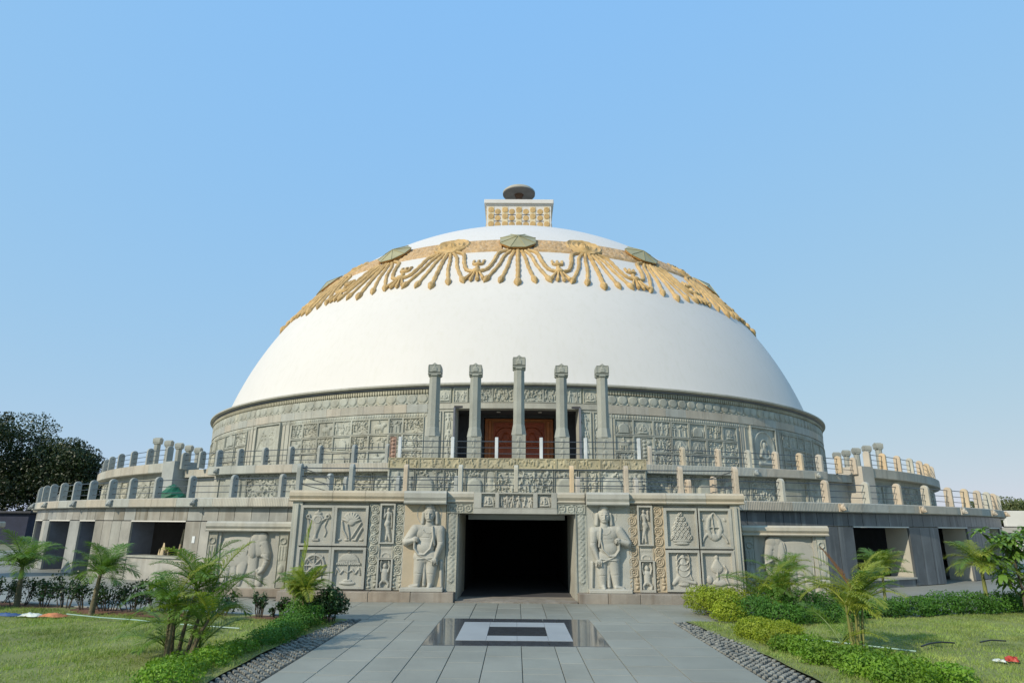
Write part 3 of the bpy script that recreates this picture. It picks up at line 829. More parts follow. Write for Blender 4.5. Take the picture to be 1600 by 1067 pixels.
def bandmesh(a0, a1, seed):
    g_ = np.random.default_rng(seed); na, ne = int((a1-a0)*3.2), 14
    V = []; F = []
    H = g_.random((na+1, ne+1))*.11+.03
    for i in range(na+1):
        a = a0+(a1-a0)*i/na
        for j in range(ne+1):
            e = 42.6+4.6*j/ne; h = H[i, j] if 0 < j < ne and 0 < i < na else 0
            if j in (1, ne-1): h = .12
            V.append(sp(a, e, DR+h-.004))
    for i in range(na):
        for j in range(ne): F.append((i*(ne+1)+j, (i+1)*(ne+1)+j, (i+1)*(ne+1)+j+1, i*(ne+1)+j+1))
    return mk('floral_band', V, F, 60)
bandm = bandmesh(3.2, 11.8, 4); bandm2 = bandmesh(-11.8, -3.2, 5)
for i in range(-6, 7):
    az = 15*i; even = i % 2 == 0
    g_ = ob('garland', hub_mesh if even else rosette, M['gold'], stupa, (0, 0, 0), (0, 0, R_(az)))
    for stm in ST: ob('strand', stm, M['gold'], g_)
    pz = R_(7.5)
    ob('knot', knot, M['gold'], g_, (0, 0, 0), (0, 0, pz)); ob('tassel', tass, M['gold'], g_, (0, 0, 0), (0, 0, pz)); ob('crown_ornament', crown, M['gold'], g_, (0, 0, 0), (0, 0, pz))
    ob('floral_band', bandm, M['goldband'], g_)
    if even:
        pr = ob('parasol', paras, M['bronze'], stupa, (0, 0, 0), (0, 0, R_(az)))
        ob('rim', paras_rim, M['rim'], pr); ob('ribs', rib_mesh, M['bronze'], pr); ob('stem', stem_mesh, M['rim'], pr)
    
# ================================================================ UPPER TERRACE
t2 = thing('upper_terrace', 'upper circular stone terrace with carved sides around the drum', 'terrace')
ob('floor', ring('floor', [(20.4, 4.06), (26.2, 4.06), (26.2, 4.0), (20.4, 4.0)], -180, 180, 2, closed=True), M['ashlar'], t2)
def arcs(s): return [(s*a, s*b) for a, b in ((9.0, 27.2),)]
wall2 = ob('wall', ring('wall', [(24, 2.7), (26.55, 2.7), (26.55, 3.99), (24, 3.99)], -27.2, 27.2, 1.5), M['ashlar'], t2)
rr = random.Random(9)
for s in (-1, 1):
    w_ = ob('wall', ring('wall', [(24, 2.7), (26.55, 2.7), (26.55, 4.2), (24, 4.2)], s*33.5, s*180, 1.5), M['ashlar'], t2)
    ob('recessed_wall', ring('recessed_wall', [(24, 2.7), (26.25, 2.7), (26.25, 3.76), (24, 3.76)], s*27.2, s*31.8, 1.), M['slab'], t2)
    for k in range(3):
        ob('coping_slab', ring('coping_slab', [(24, 3.765), (26.5, 3.765), (26.5, 4.07), (24, 4.07)], s*(27.22+1.52*k), s*(27.22+1.52*(k+1)-.02), 1.), M['slab'], w_)
    ob('end_pier', ring('end_pier', [(25.9, 2.78), (26.95, 2.78), (26.95, 4.42), (25.9, 4.42)], s*31.8, s*33.6, .5), M['postbuff' if s > 0 else 'postgrey'], t2)
    a = 9.2
    while a < 64:
        b2 = a+rr.uniform(2.6, 3.8)
        if a < 27.2: b2 = min(b2, 27.15)
        z0, z1 = (3.78, 4.1) if a < 27.2 else (3.98, 4.38)
        if 27.1 < a < 33.6: a = 33.62; continue
        ob('coping_slab', ring('coping_slab', [(26.3, z0), (26.9, z0), (26.92, z0+.02), (26.92, z1-.015), (26.88, z1), (26.3, z1)], s*a, s*(b2-.02), .8), M['slab'], wall2 if a < 27.2 else w_)
        a = b2
    a = 9.4
    kinds = ['scroll', 'crowd', 'arch', 'figures', 'crowd', 'arch', 'figures', 'scroll', 'arch']
    i = 0
    while a < 62:
        w = rr.choice([.9, 1.2, 1.5]); b2 = a+math.degrees(w/26.55)
        if 25.5 < a < 33.6: a = 33.7; continue
        kd = kinds[i % len(kinds)]; i += 1
        if kd == 'arch':
            q = Rel(w, .93, .03, .05, .04); q.arch(w/2, 0, w*.33, .5, .07); q.arch(w/2, 0, w*.28, .48, .09)
            for k in range(14): q.e(rr.random()*w, .7+rr.random()*.2, .05, .03, .05, rr.random()*3)
            me = q.mesh('relief_panel')
        else: me = panelmesh(w, .93, kd, rr.randrange(2), frame=.03, fd=.06, res=.032, amp=.065)
        mid = s*(a+b2)/2
        ob('relief_panel', me, M['relief'], wall2 if a < 27 else w_, pol(mid, 26.56, 2.83), (0, 0, R_(mid)))
        a = b2+.05
# front projection (and plain side ones)
def projection(az, front):
    pr = ob('projection', boxmesh('projection', 8.7, 3.4, 1.07, 0), M['ashlar'], t2, pol(az, 26.2, 2.71), (0, 0, R_(az)))
    if front:
        xs = [-4.34, -3.3, -2.5, -1.8, -1.0, -.0, 1.3, 2.0, 2.8, 3.5, 4.34]
        for i in range(len(xs)-1):
            w = xs[i+1]-xs[i]-.01
            ob('coping_slab', carved(w, .36, 'crowd', i, .03, .03, .03, .04).mesh('carved_coping'), M['yellow'], pr, ((xs[i]+xs[i+1])/2, -1.78, 1.06))
        ob('deck', boxmesh('deck', 8.7, 3.46, .34, .01), M['yellow'], pr, (0, .02, 1.075))
        for x0, x1, kd in ((-4.3, -3.75, 'figures'), (-3.72, -3.45, 'figures'), (-3.42, -2.72, 'arch'), (-2.7, -2.47, 'crowd'), (-2.46, -2.02, 'crowd'), (-1.98, -1.75, 'figures'), (-1.72, -1.1, 'arch'), (-1.05, -.72, 'buddha'), (-.7, -.06, 'crowd'), (-.02, 1.2, 'crowd'), (1.24, 2.0, 'arch'), (2.05, 2.3, 'figures'), (2.32, 2.76, 'crowd'), (2.8, 3.6, 'arch'), (3.64, 4.3, 'figures')):
            w = x1-x0
            if kd == 'arch':
                q = Rel(w, .95, .02, .05, .03); q.arch(w/2, 0, w*.4, .42, .06); q.arch(w/2, 0, w*.36, .4, .09)
                for k in range(16): q.e(rr.random()*w, .75+rr.random()*.17, .04, .03, .06, rr.random()*3)
            else: q = carved(w, .95, kd, int(x0*13), .02, .055, .026, .065)
            ob('relief_panel', q.mesh('relief_panel'), M['relief'], pr, ((x0+x1)/2, -1.71, .08))
    else:
        ob('deck', boxmesh('deck', 8.8, 3.5, .34, .01), M['slab'], pr, (0, 0, 1.075))
projection(0, True); projection(90, False); projection(-90, False)

# ================================================================ LOWER TERRACE
t1 = thing('lower_terrace', 'wide circular lower terrace clad in granite with dark window openings', 'terrace')
ob('floor', ring('floor', [(23.5, 2.72), (29.3, 2.72), (29.3, 2.5), (23.5, 2.5)], -180, 180, 2), M['ashlar'], t1)
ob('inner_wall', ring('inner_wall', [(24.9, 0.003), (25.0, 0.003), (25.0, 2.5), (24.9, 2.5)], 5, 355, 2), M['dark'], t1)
WL = [(-54.0, -46.8, .05), (-43.8, -38.3, .05), (-36.3, -33.7, .05), (-28.75, -23.05, .83)]
WR = [(23.35, 29.2, .3), (33.1, 38.2, .05), (44.2, 49.5, .05), (54.0, 58.0, .05)]
def piers(wins, s, m, m2):
    """cladding tiles between az 12 and 80 and around openings"""
    e = sorted([(min(abs(a), abs(b)), max(abs(a), abs(b)), z) for a, b, z in wins])
    cur = 12.0; solid = []
    for a, b, z in e: solid.append((cur, a, 0)); cur = b
    solid.append((cur, 84, 0))
    base = ob('wall', ring('wall', [(28.75, 2.03), (29.14, 2.03), (29.14, 2.48), (28.75, 2.48)], s*12, s*84, 1.5), M[m2], t1)
    for a, b, _ in solid:
        ob('pier', ring('pier', [(28.3, 0), (29.12, 0), (29.12, 2.028), (28.3, 2.028)], s*a, s*b, 1.), M['pierlit' if s > 0 else 'darkblue'], base)  # right reveals use the sunlit colour, left ones the shaded colour
        n = max(1, round((b-a)/1.35))
        for k in range(n):
            a2, b2 = a+(b-a)*k/n, a+(b-a)*(k+1)/n
            ob('wall_tile', ring('wall_tile', [(29.125, .02), (29.2, .02), (29.2, 2.0), (29.125, 2.0)], s*(a2+.02), s*(b2-.02), .7), M[m], base)
    for a, b, z in e:
        if z > .1:
            ob('sill_wall', ring('sill_wall', [(28.8, 0), (29.18, 0), (29.18, z-.06), (28.8, z-.06)], s*(a+.02), s*(b-.02), 1), M[m], base)
            ob('window_sill', ring('window_sill', [(28.6, z-.055), (29.25, z-.055), (29.25, z), (28.6, z)], s*(a+.02), s*(b-.02), 1), M['ashlar'], base)
        ob('lintel_edge', ring('lintel_edge', [(28.7, 1.985), (29.215, 1.985), (29.215, 2.025), (28.7, 2.025)], s*a, s*b, 1), M['plaster'], base)
    n = 53
    for k in range(n):
        a2 = 12.1+(84-12.1)*k/n; b2 = 12.1+(84-12.1)*(k+1)/n
        ob('wall_tile', ring('wall_tile', [(29.145, 2.03), (29.21, 2.03), (29.21, 2.46), (29.145, 2.46)], s*(a2+.02), s*(b2-.02), .7), M[m], base)
M['pierlit'] = mat('sunlit_reveal_stone', [(.42, .4, .33), (.4, .38, .32)], .8, .4, 3, .15)  # sunlit version of the reveal stone, warm sun put into its colour
M['mortar'] = mat('pale_mortar', [(.42, .42, .4), (.4, .4, .38)], .9)
piers(WL, -1, 'tile', 'mortar'); piers(WR, 1, 'darktile', 'mortar')
ob('whitewash_patch', ring('whitewash_patch', [(29.2, 1.30), (29.215, 1.30), (29.215, 1.52), (29.2, 1.52)], -22.25, -22.0, 1), M['white_post'], t1)
rr = random.Random(14)
for s in (-1, 1):
    a = 12.2
    sl = None
    while a < 84:
        b2 = a+rr.uniform(2.2, 3.3)
        ob('coping_slab', ring('coping_slab', [(29.0, 2.47), (29.42, 2.47), (29.46, 2.5), (29.46, 2.76), (29.43, 2.785), (28.9, 2.785)], s*a, s*(b2-.02), .8), M['slab'], t1)
        a = b2
ob('coping_slab', ring('coping_slab', [(29.0, 2.55), (29.42, 2.55), (29.42, 2.7), (29.0, 2.7)], -12, 12, 1), M['ashlar'], t1)
# lion head water spouts
def lion():
    m = MB()
    def ball(c, r, n=10):
        V = []; F = []; L = 6
        for i in range(L+1):
            t = PI*i/L
            for k in range(n):
                a = 2*PI*k/n; V.append((c[0]+r[0]*math.sin(t)*math.cos(a), c[1]+r[1]*math.sin(t)*math.sin(a), c[2]+r[2]*math.cos(t)))
        for i in range(L):
            for k in range(n): F.append((i*n+k, (i+1)*n+k, (i+1)*n+(k+1) % n, i*n+(k+1) % n))
        m.add(V, F)
    m.box(-.13, .13, -.04, .12, -.16, .14)
    ball((0, -.12, .0), (.13, .14, .14)); ball((0, -.24, -.03), (.07, .09, .06)); ball((0, -.22, -.1), (.06, .08, .03))
    for s in (-1, 1): ball((s*.1, -.1, .12), (.04, .03, .05)); ball((s*.05, -.23, .05), (.025, .02, .025))
    m.tube([(0, -.1, -.07), (0, -.36, -.08)], .035, 8)
    return m.mesh('lion_spout', 40)
lm = lion()
for a_ in (-56, -49.5, -43.4, -36.4, -30.8, -21.94, 21.9, 30.2, 36.3, 43.5, 50.5):
    ob('lion_spout', lm, M['postgrey' if a_ < 0 else 'postbuff'], t1, pol(a_, 29.47, 2.63), (0, 0, R_(a_)), (.8, .55, .85))
for a_ in (-26.0, -17.0, 19.3, 25.8):
    ob('lion_spout', lm, M['postgrey'], t2, pol(a_, 26.93, 3.92), (0, 0, R_(a_)), (.75, .5, .75))

# ================================================================ FRONT GATEWAY
gate = thing('entrance_gateway', 'carved stone entrance block with a wide dark doorway below the terrace', 'gateway', (0, -31.6, 0))
def gob(name, me, m, x, z, y=0., parent=None): return ob(name, me, m, parent or gate, (x, y, z))
mb = MB()
mb.box(-6.2, -1.62, .12, 2.9, 0, 2.56); mb.box(1.6, 6.12, .12, 2.9, 0, 2.56); mb.box(-1.62, 1.6, .12, 2.9, 2.27, 2.56)
core = ob('masonry_core', mb.mesh('masonry_core'), M['ashlar'], gate)
mb = MB(); mb.box(-6.2, 6.12, .1, 2.9, 2.561, 2.75); ob('deck', mb.mesh('deck'), M['ashlar'], gate)
# passage
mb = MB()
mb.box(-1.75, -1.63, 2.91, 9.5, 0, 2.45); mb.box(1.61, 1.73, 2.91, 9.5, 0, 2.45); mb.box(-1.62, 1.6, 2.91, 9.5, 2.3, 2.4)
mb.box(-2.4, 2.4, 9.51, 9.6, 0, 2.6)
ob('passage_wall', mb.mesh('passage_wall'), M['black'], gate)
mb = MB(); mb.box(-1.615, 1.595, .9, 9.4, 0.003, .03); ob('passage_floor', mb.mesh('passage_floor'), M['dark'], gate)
mb = MB(); mb.box(-1.615, 1.595, -.3, .89, .003, .05); ob('threshold', mb.mesh('threshold'), M['plinth'], gate)
mb = MB(); mb.box(-1.4, 1.38, .95, 1.1, 2.12, 2.26); ob('shutter_box', mb.mesh('shutter_box'), M['postgrey'], gate)
for s, x in ((-1, -1.618), (1, 1.598)):
    mb = MB(); mb.box(min(x, x-s*.02), max(x, x-s*.02), .13, 1.6, .03, 2.26); ob('door_jamb', mb.mesh('door_jamb'), M['ashlar'], gate)
    q = Rel(.3, 2.28, .02, .03, .03)
    for k in range(14): q.r(.15, .3+.14*k, .05, .025, .03)
    gob('jamb_carving', q.mesh('jamb_carving'), M['relief'], s*1.77-(.01), .24, .04)
# plinth blocks
rr = random.Random(31)
for (a, b_) in ((-6.3, -1.65), (1.63, 6.25)):
    x = a
    while x < b_-.05:
        w = min(rr.uniform(.7, 1.3), b_-x)
        if b_-x-w < .35: w = b_-x
        o = ob('plinth_block', boxmesh('plinth_block', w-.008, .45, .26, .012), M['plinth'], gate, (x+w/2, -.12, 0)); x += w
# frame posts/background panels
def field(x0, x1, z0, z1, m='ashlar', y=.11, name='panel'):
    return gob(name, boxmesh(name, x1-x0, .06, z1-z0, .004), M[m], (x0+x1)/2, z0, y)
field(-6.2, -5.93, .26, 2.56, 'ashlar', .03, 'pilaster'); field(5.86, 6.12, .26, 2.56, 'ashlar', .03, 'pilaster')
gob('pilaster', boxmesh('pilaster', .09, .06, 2.2, .01), M['ashlar'], -6.06, .3, -.02); gob('pilaster', boxmesh('pilaster', .09, .06, 2.2, .01), M['ashlar'], 5.99, .3, -.02)
def sym(kind, w=.94, h=1.06):
    q = Rel(w, h, 0, .095, .014, frames=(.08, .08, .06, .07)); c = w/2; A = .046
    if kind == 'vase':
        q.e(c, .68, .16, .14, A, flat=.5); q.c(c, .62, .12, c-.02, .3, .03, A); q.c(c-.02, .3, .03, c-.04, .2, .05, A); q.b(c-.11, c+.07, .13, .18, A*.8)
        q.e(c, .84, .1, .05, A); q.c(c, .86, .05, c+.01, .95, .015, A)
        for s in (-1, 1):
            q.r(c+s*.27, .76, .045, .02, A); q.c(c+s*.24, .72, .02, c+s*.1, .64, .03, A)
            q.p([(c+s*.27, .7), (c+s*.2, .5), (c+s*.26, .36), (c+s*.22, .24)], .018, A*.7)
        q.r(c, .68, .09, .015, A*1.25)
    elif kind == 'lotus':
        q.e(c, .72, .2, .17, A*.5, flat=.8); q.e(c, .62, .1, .1, A)
        for k in range(9):
            t = PI*(.08+.84*k/8); q.c(c+.1*math.cos(t), .62+.1*math.sin(t), .045, c+.24*math.cos(t), .62+.24*math.sin(t), .02, A)
        q.p([(c-.25, .62), (c-.2, .4), (c-.08, .2)], .022, A); q.p([(c+.27, .6), (c+.15, .4), (c+.03, .2)], .022, A)
        q.p([(c+.3, .45), (c+.22, .3), (c+.15, .15)], .03, A); q.p([(c-.1, .55), (c-.05, .35), (c-.02, .15)], .02, A)
        for k in range(4): q.e(c-.3+.2*k, .15, .06, .03, A*.7)
    elif kind == 'wheel':
        q.r(c, .58, .27, .035, A); q.r(c, .58, .2, .012, A*.8); q.e(c, .58, .07, .07, A)
        for k in range(8):
            t = PI/4*k; q.c(c, .58, .02, c+.26*math.cos(t), .58+.26*math.sin(t), .018, A)
            q.e(c+.31*math.cos(t), .58+.31*math.sin(t), .025, .025, A)
        q.p([(c-.25, .4), (c-.3, .25), (c-.2, .12)], .018, A*.7); q.p([(c+.22, .35), (c+.22, .2), (c+.3, .1)], .018, A*.7); q.c(c, .28, .04, c, .12, .09, A)
    elif kind == 'parasol':
        q.e(c, .66, .29, .24, A, flat=.5); q.put(np.where((q.X > c-.32) & (q.X < c+.32) & (q.Z < .66) & (q.Z > .6), A*1.0, 0))
        q.H = np.where((q.Z < .6) & (q.Z > .4), 0, q.H); q.c(c, .6, .015, c, .22, .015, A); q.r(c, .95, .025, .014, A)
        for k in range(12): q.line(c-.29+.053*k, .6, c-.2+.037*k, .72, .01, .02)
        q.e(c, .2, .12, .04, A); q.e(c, .14, .22, .045, A)
        for s in (-1, 1): q.p([(c+s*.02, .42), (c+s*.12, .48), (c+s*.2, .38), (c+s*.3, .52), (c+s*.33, .36)], .02, A*.8)
    elif kind == 'knot':
        rows = [(.9, 1, 0), (.77, 2, 0), (.64, 3, 0), (.52, 4, 0), (.4, 4, 0), (.29, 5, 0)]
        for z, n, _ in rows:
            for k in range(n):
                x = c+(k-(n-1)/2)*.115; q.r(x, z, .045, .02, A)
                q.c(x-.05, z-.05, .018, x+.04, z+.05, .015, A*1.2)
        q.e(c, .2, .26, .05, A); q.e(c, .13, .2, .04, A)
    elif kind == 'fish':
        q.p([(c, .96), (c-.14, .75), (c-.18, .5), (c-.1, .3)], [.02, .05, .06, .05], A); q.p([(c, .96), (c+.14, .75), (c+.18, .5), (c+.1, .3)], [.02, .05, .06, .05], A)
        q.p([(c-.05, .85), (c-.02, .5), (c, .3)], .018, A); q.c(c-.12, .55, .015, c+.12, .55, .015, A); q.e(c, .3, .12, .1, A)
        for s in (-1, 1): q.p([(c+s*.12, .3), (c+s*.2, .38), (c+s*.3, .26), (c+s*.34, .16)], .03, A*.8); q.e(c+s*.3, .75, .03, .05, A*.6, .6)
    elif kind == 'cone':
        q.c(c, .9, .05, c, .35, .2, A); q.e(c, .97, .02, .05, A)
        for z in (.75, .6, .45): q.r(c, z+.1, .17, .015, A*1.35)
        q.c(c-.28, .2, .05, c-.12, .35, .06, A); q.c(c-.1, .3, .05, c+.3, .22, .04, A); q.e(c, .18, .14, .05, A); q.c(c+.12, .55, .02, c+.22, .3, .02, A)
    elif kind == 'bell':
        q.e(c, .88, .05, .07, A); q.c(c, .8, .05, c, .62, .16, A); q.c(c, .55, .02, c, .3, .03, A)
        q.p([(c+.2, .65), (c+.26, .55), (c+.2, .4), (c+.27, .2)], .022, A); q.e(c-.22, .3, .08, .1, A); q.e(c+.05, .22, .2, .08, A)
    return q.mesh('symbol_panel', smooth=45)
for x, z, k in ((-5.49, 1.4, 'vase'), (-4.56, 1.4, 'lotus'), (-5.49, .3, 'wheel'), (-4.56, .3, 'parasol'), (4.49, 1.4, 'knot'), (5.4, 1.4, 'fish'), (4.49, .3, 'cone'), (5.4, .3, 'bell')):
    me = sym(k); o = gob('symbol_panel', me, M['statue'], x, z, .07)
    o['label'] = {'vase': 'panel carved with a treasure vase', 'lotus': 'panel carved with a lotus', 'wheel': 'panel carved with a wheel', 'parasol': 'panel carved with a fringed parasol', 'knot': 'panel carved with an interlaced knot', 'fish': 'panel carved with a pointed paired emblem', 'cone': 'panel carved with a draped cone', 'bell': 'panel carved with a bell'}[k]
# disc strips and small figure columns
q = Rel(.33, 2.24, 0, .02, .017, frames=(.02, .02, .02, .02))
for k in range(7):
    z = .5+.265*k
    if z < 2.2: q.r(.165, z, .11, .02, .035); q.r(.165, z, .065, .016, .035); q.e(.165, z, .03, .03, .04)
for k in range(8): q.e(.08+.17*(k % 2), .06+.05*k, .06, .03, .04, k)
discs = q.mesh('disc_strip')
q = Rel(.42, 1.06, 0, .11, .014, frames=(.05, .05, .04, .05))
c = .21
q.e(c+.02, .9, .04, .055, .09); q.c(c+.02, .8, .065, c, .62, .045, .07); q.c(c, .56, .075, c-.02, .5, .075, .08); q.c(c-.02, .5, .06, c+.04, .28, .045, .07); q.c(c+.04, .28, .045, c+.09, .08, .03, .06); q.c(c+.02, .45, .05, c-.02, .1, .03, .06)
q.p([(c-.04, .8), (c-.1, .68), (c-.09, .86)], .025, .07); q.p([(c+.09, .8), (c+.12, .62), (c+.11, .42)], .022, .07); q.e(c-.1, .9, .03, .04, .06)
ladyL = q.mesh('dancer_panel', smooth=45)
q = Rel(.42, .36, 0, .02, .02, frames=(.02, .02, .02, .02))
for k in range(5): q.b(.06, .36, .2+.025*k, .21+.025*k, .012)
q.r(.21, .02, .11, .015, .02)
plate = q.mesh('name_plate')
q = Rel(.42, .8, 0, .11, .014, frames=(.05, .05, .06, .03))
q.e(c, .6, .06, .075, .09); q.c(c, .46, .1, c, .26, .09, .08); q.p([(c-.09, .46), (c-.13, .6), (c-.1, .74)], .03, .08); q.p([(c+.09, .46), (c+.13, .6), (c+.1, .74)], .03, .08)
q.p([(c-.03, .25), (c-.12, .15), (c-.1, .08)], .04, .08); q.p([(c+.03, .25), (c+.12, .15), (c+.1, .08)], .04, .08)
atlas = q.mesh('dwarf_panel', smooth=45)
for s, m in ((-1, 'relief'), (1, 'buffpanel')):
    for x in (-3.9, -3.22) if s < 0 else (3.15, 3.86):
        gob('disc_strip', discs, M['relief'] if s < 0 else M['buffpanel'], x-(.0), .28, .05)
    x = -3.56 if s < 0 else 3.505
    o = gob('dancer_panel', ladyL, M['statue'], x, 1.46, .09)
    if s > 0: o.scale = (-1, 1, 1)
    gob('name_plate', plate, M['statue'], x, 1.09, .06)
    o = gob('dwarf_panel', atlas, M['statue'], x, .28, .09)
# guardians
def guardian():
    Wd, Hd = 1.14, 2.2
    q = Rel(Wd, Hd, 0, .0, .0115)
    def X(x): return (x-20)*.00405
    def Z(y): return (757-y)*.00398
    def c(x0, y0, r0, x1, y1, r1, h, h1=None): q.c(X(x0), Z(y0), r0*.004, X(x1), Z(y1), r1*.004, h, .2, h1)
    q.r(X(195), Z(275), .33, .012, .02)
    q.b(X(60), X(290), 0, .035, .2)
    # hair / turban
    q.e(X(200), Z(262), .16, .21, .13, flat=.4); q.e(X(197), Z(226), .13, .1, .17, flat=.4); q.e(X(200), Z(212), .04, .045, .19)
    c(158, 270, 14, 152, 335, 14, .11); c(245, 270, 14, 250, 335, 14, .11)
    # head with face
    q.e(X(199), Z(282), .135, .2, .225, flat=.45); q.e(X(199), Z(306), .1, .1, .235, flat=.5)
    c(199, 330, 27, 199, 352, 30, .15)
    # shoulders and torso
    c(118, 374, 30, 272, 380, 30, .17)
    c(150, 396, 50, 232, 398, 50, .185)
    c(188, 410, 66, 182, 478, 60, .19); q.e(X(176), Z(492), .25, .2, .215, flat=.45)
    # necklace
    for k in range(9):
        t = PI*(.12+.76*k/8); q.e(X(198)+.15*math.cos(t), Z(366)-.14*math.sin(t), .025, .022, .215)
    # viewer-left arm bent to the waist
    c(105, 380, 36, 50, 458, 30, .2, .22); c(50, 458, 28, 108, 446, 20, .23, .26)
    q.e(X(113), Z(445), .095, .085, .275, flat=.6)
    for k in range(4): c(104+k*7, 434+k*5, 5, 128, 437+k*7, 5, .29)
    # viewer-right arm hanging to hip
    c(270, 388, 33, 280, 470, 27, .19); c(280, 470, 26, 252, 560, 18, .2, .22); q.e(X(243), Z(578), .095, .09, .24, flat=.6)
    for k in range(4): c(228+k*9, 572, 5, 232+k*10, 606, 4, .255)
    # sash
    for p0, p1 in (((108, 460), (108, 500)), ((108, 500), (135, 540)), ((135, 540), (175, 540)), ((175, 540), (215, 500)), ((215, 500), (232, 430)), ((232, 430), (226, 370))):
        c(*p0, 11, *p1, 11, .235)
    c(225, 360, 7, 240, 480, 7, .225)
    # hips and dress
    c(148, 556, 50, 216, 556, 50, .19); c(140, 545, 8, 240, 590, 8, .225); c(130, 570, 8, 235, 560, 8, .22)
    # legs
    c(146, 580, 42, 138, 650, 35, .19, .17); c(138, 650, 34, 130, 728, 24, .17, .14)
    c(226, 585, 42, 222, 655, 35, .19, .17); c(222, 655, 34, 220, 728, 24, .17, .14)
    c(135, 738, 16, 85, 745, 10, .2, .17); c(217, 735, 18, 214, 748, 17, .2, .24)
    # hanging cloth
    c(181, 585, 13, 178, 735, 13, .13); c(285, 585, 12, 292, 745, 10, .08)
    # incised detail
    q.cut(X(184), Z(277), .034, .018, .035); q.cut(X(214), Z(277), .034, .018, .035); q.line(X(172), Z(264), X(192), Z(261), .013, .02); q.line(X(206), Z(261), X(228), Z(264), .013, .02)
    q.line(X(184), Z(312), X(214), Z(312), .016, .035); q.c(X(199), Z(270), .014, X(199), Z(298), .028, .27)
    for x0, y0, x1, y1 in ((172, 320, 160, 360), (226, 320, 240, 360), (181, 600, 176, 730), (150, 430, 205, 430), (187, 590, 184, 730), (160, 240, 236, 240), (120, 660, 160, 662), (198, 664, 240, 664), (52, 440, 70, 430), (262, 455, 292, 455)): q.line(X(x0), Z(y0), X(x1), Z(y1), .012, .018)
    return q.mesh('guardian_relief', thick=.02, smooth=70)
gm = guardian()
lab = 'grey stone guardian figure in high relief, one hand at its waist, {} of the dark doorway'
for s, m, bgm in ((-1, 'statue', 'buffpanel'), (1, 'statue', 'statue')):
    xc = s*2.5-.02
    fld = field(xc-.57, xc+.57, .28, 2.55, bgm, .05, 'niche_back')
    o = ob('guardian_relief', gm, M['statue'], gate, (xc+(-.03 if s < 0 else .06), .025, .33), (0, 0, 0), (-s, .85, 1))
    o['label'] = 'carved guardian in high relief'
    # pedestal and canopy block
    ob('pedestal', boxmesh('pedestal', 1.14, .42, .1, .015), M['statue'], gate, (xc, -.08, .262))
    pf = [(-.19, 2.5), (-.22, 2.53), (-.22, 2.57), (-.18, 2.6), (-.22, 2.68), (-.22, 2.8), (-.16, 2.86), (.2, 2.86), (.2, 2.5)]
    V = [(x, y, z) for x in (-.58, .58) for y, z in pf]; n = len(pf)
    F = [tuple(range(n)), tuple(range(2*n-1, n-1, -1))]+[(i, i+n, (i+1) % n+n, (i+1) % n) for i in range(n)]
    ob('canopy_block', mk('canopy_block', V, F), M['statue'], gate, (xc, 0, 0))
# coping blocks with scalloped leaf moulding
def coping(x0, x1, y=0., z0=2.56, parent=None, m='slabp', h=.3, dep=.22):
    pf = [(-dep, z0), (-dep-.02, z0+.03), (-dep+.03, z0+.07), (-dep-.02, z0+h*.5), (-dep-.01, z0+h*.8), (-dep+.05, z0+h), (.35, z0+h), (.35, z0)]
    V = [(x, yy, z) for x in (x0+.004, x1-.004) for yy, z in pf]; n = len(pf)
    F = [tuple(range(n)), tuple(range(2*n-1, n-1, -1))]+[(i, i+n, (i+1) % n+n, (i+1) % n) for i in range(n)]
    return ob('coping_block', mk('coping_block', V, F), M[m], parent or gate, (0, y, 0))
M['slabp'] = mat('coping_stone', [(0.413, 0.416, 0.37), (0.464, 0.399, 0.29), (0.396, 0.408, 0.37)], .8, .7, 3, .2, .4, 40, streak=.3)
for x0, x1 in ((-6.3, -5.1), (-5.1, -4.2), (-4.2, -3.09), (-1.93, -1.2), (1.1, 1.87), (3.06, 4.1), (4.1, 5.2), (5.2, 6.25)): coping(x0, x1, .12, dep=.18 if abs(x0) > 2.9 or x0 == -3.0 else .12)
# door lintel panels
for x0, x1, kd in ((-1.93, -1.2, 'scroll'), (1.1, 1.87, 'scroll')):
    gob('lintel_carving', carved(x1-x0, .26, kd, 3, .02, .03, .02, .03).mesh('lintel_carving'), M['relief'], (x0+x1)/2, 2.28, .03)
field(-1.2, 1.1, 2.27, 2.42, 'statue', .02, 'lintel')
for x0, x1, kd, sd_ in ((-1.2, -.99, None, 0), (-.99, -.6, 'buddha', 1), (-.6, -.5, None, 0), (-.5, .45, 'figures', 4), (.45, .56, None, 0), (.56, .95, 'buddha', 2), (.95, 1.1, None, 0)):
    if kd is None: field(x0, x1-.003, 2.42, 2.84, 'statue', .01, 'lintel')
    else: gob('lintel_relief', carved(x1-x0, .42, kd, sd_, .02, .09, .016, .06, frames=(.01, .01, .02, .04)).mesh('lintel_relief'), M['statue'], (x0+x1)/2, 2.42, .07)
# door sill light strip handled by threshold

# plain gateways on the two sides
for s in (-1, 1):
    gt = thing('side_gateway', 'stone gateway block at the far '+('left' if s < 0 else 'right')+' edge of the lower terrace', 'gateway', (s*30.4, 0, 0), s*PI/2)
    ob('masonry', boxmesh('masonry', 12.4, 2.3, 2.5, .01), M['ashlar'], gt)
    ob('coping', boxmesh('coping', 12.7, 2.7, .3, .05), M['slabp'], gt, (0, 0, 2.51))
    ob('plinth', boxmesh('plinth', 12.7, 2.6, .25, .02), M['plinth'], gt, (0, 0, 0.003))
    for x in (-5.4, -4.4, 4.4, 5.4):
        ob('symbol_panel', sym('wheel') if x == -5.4 else bpy.data.meshes['symbol_panel'], M['statue'], gt, (x, -1.17, 1.3))

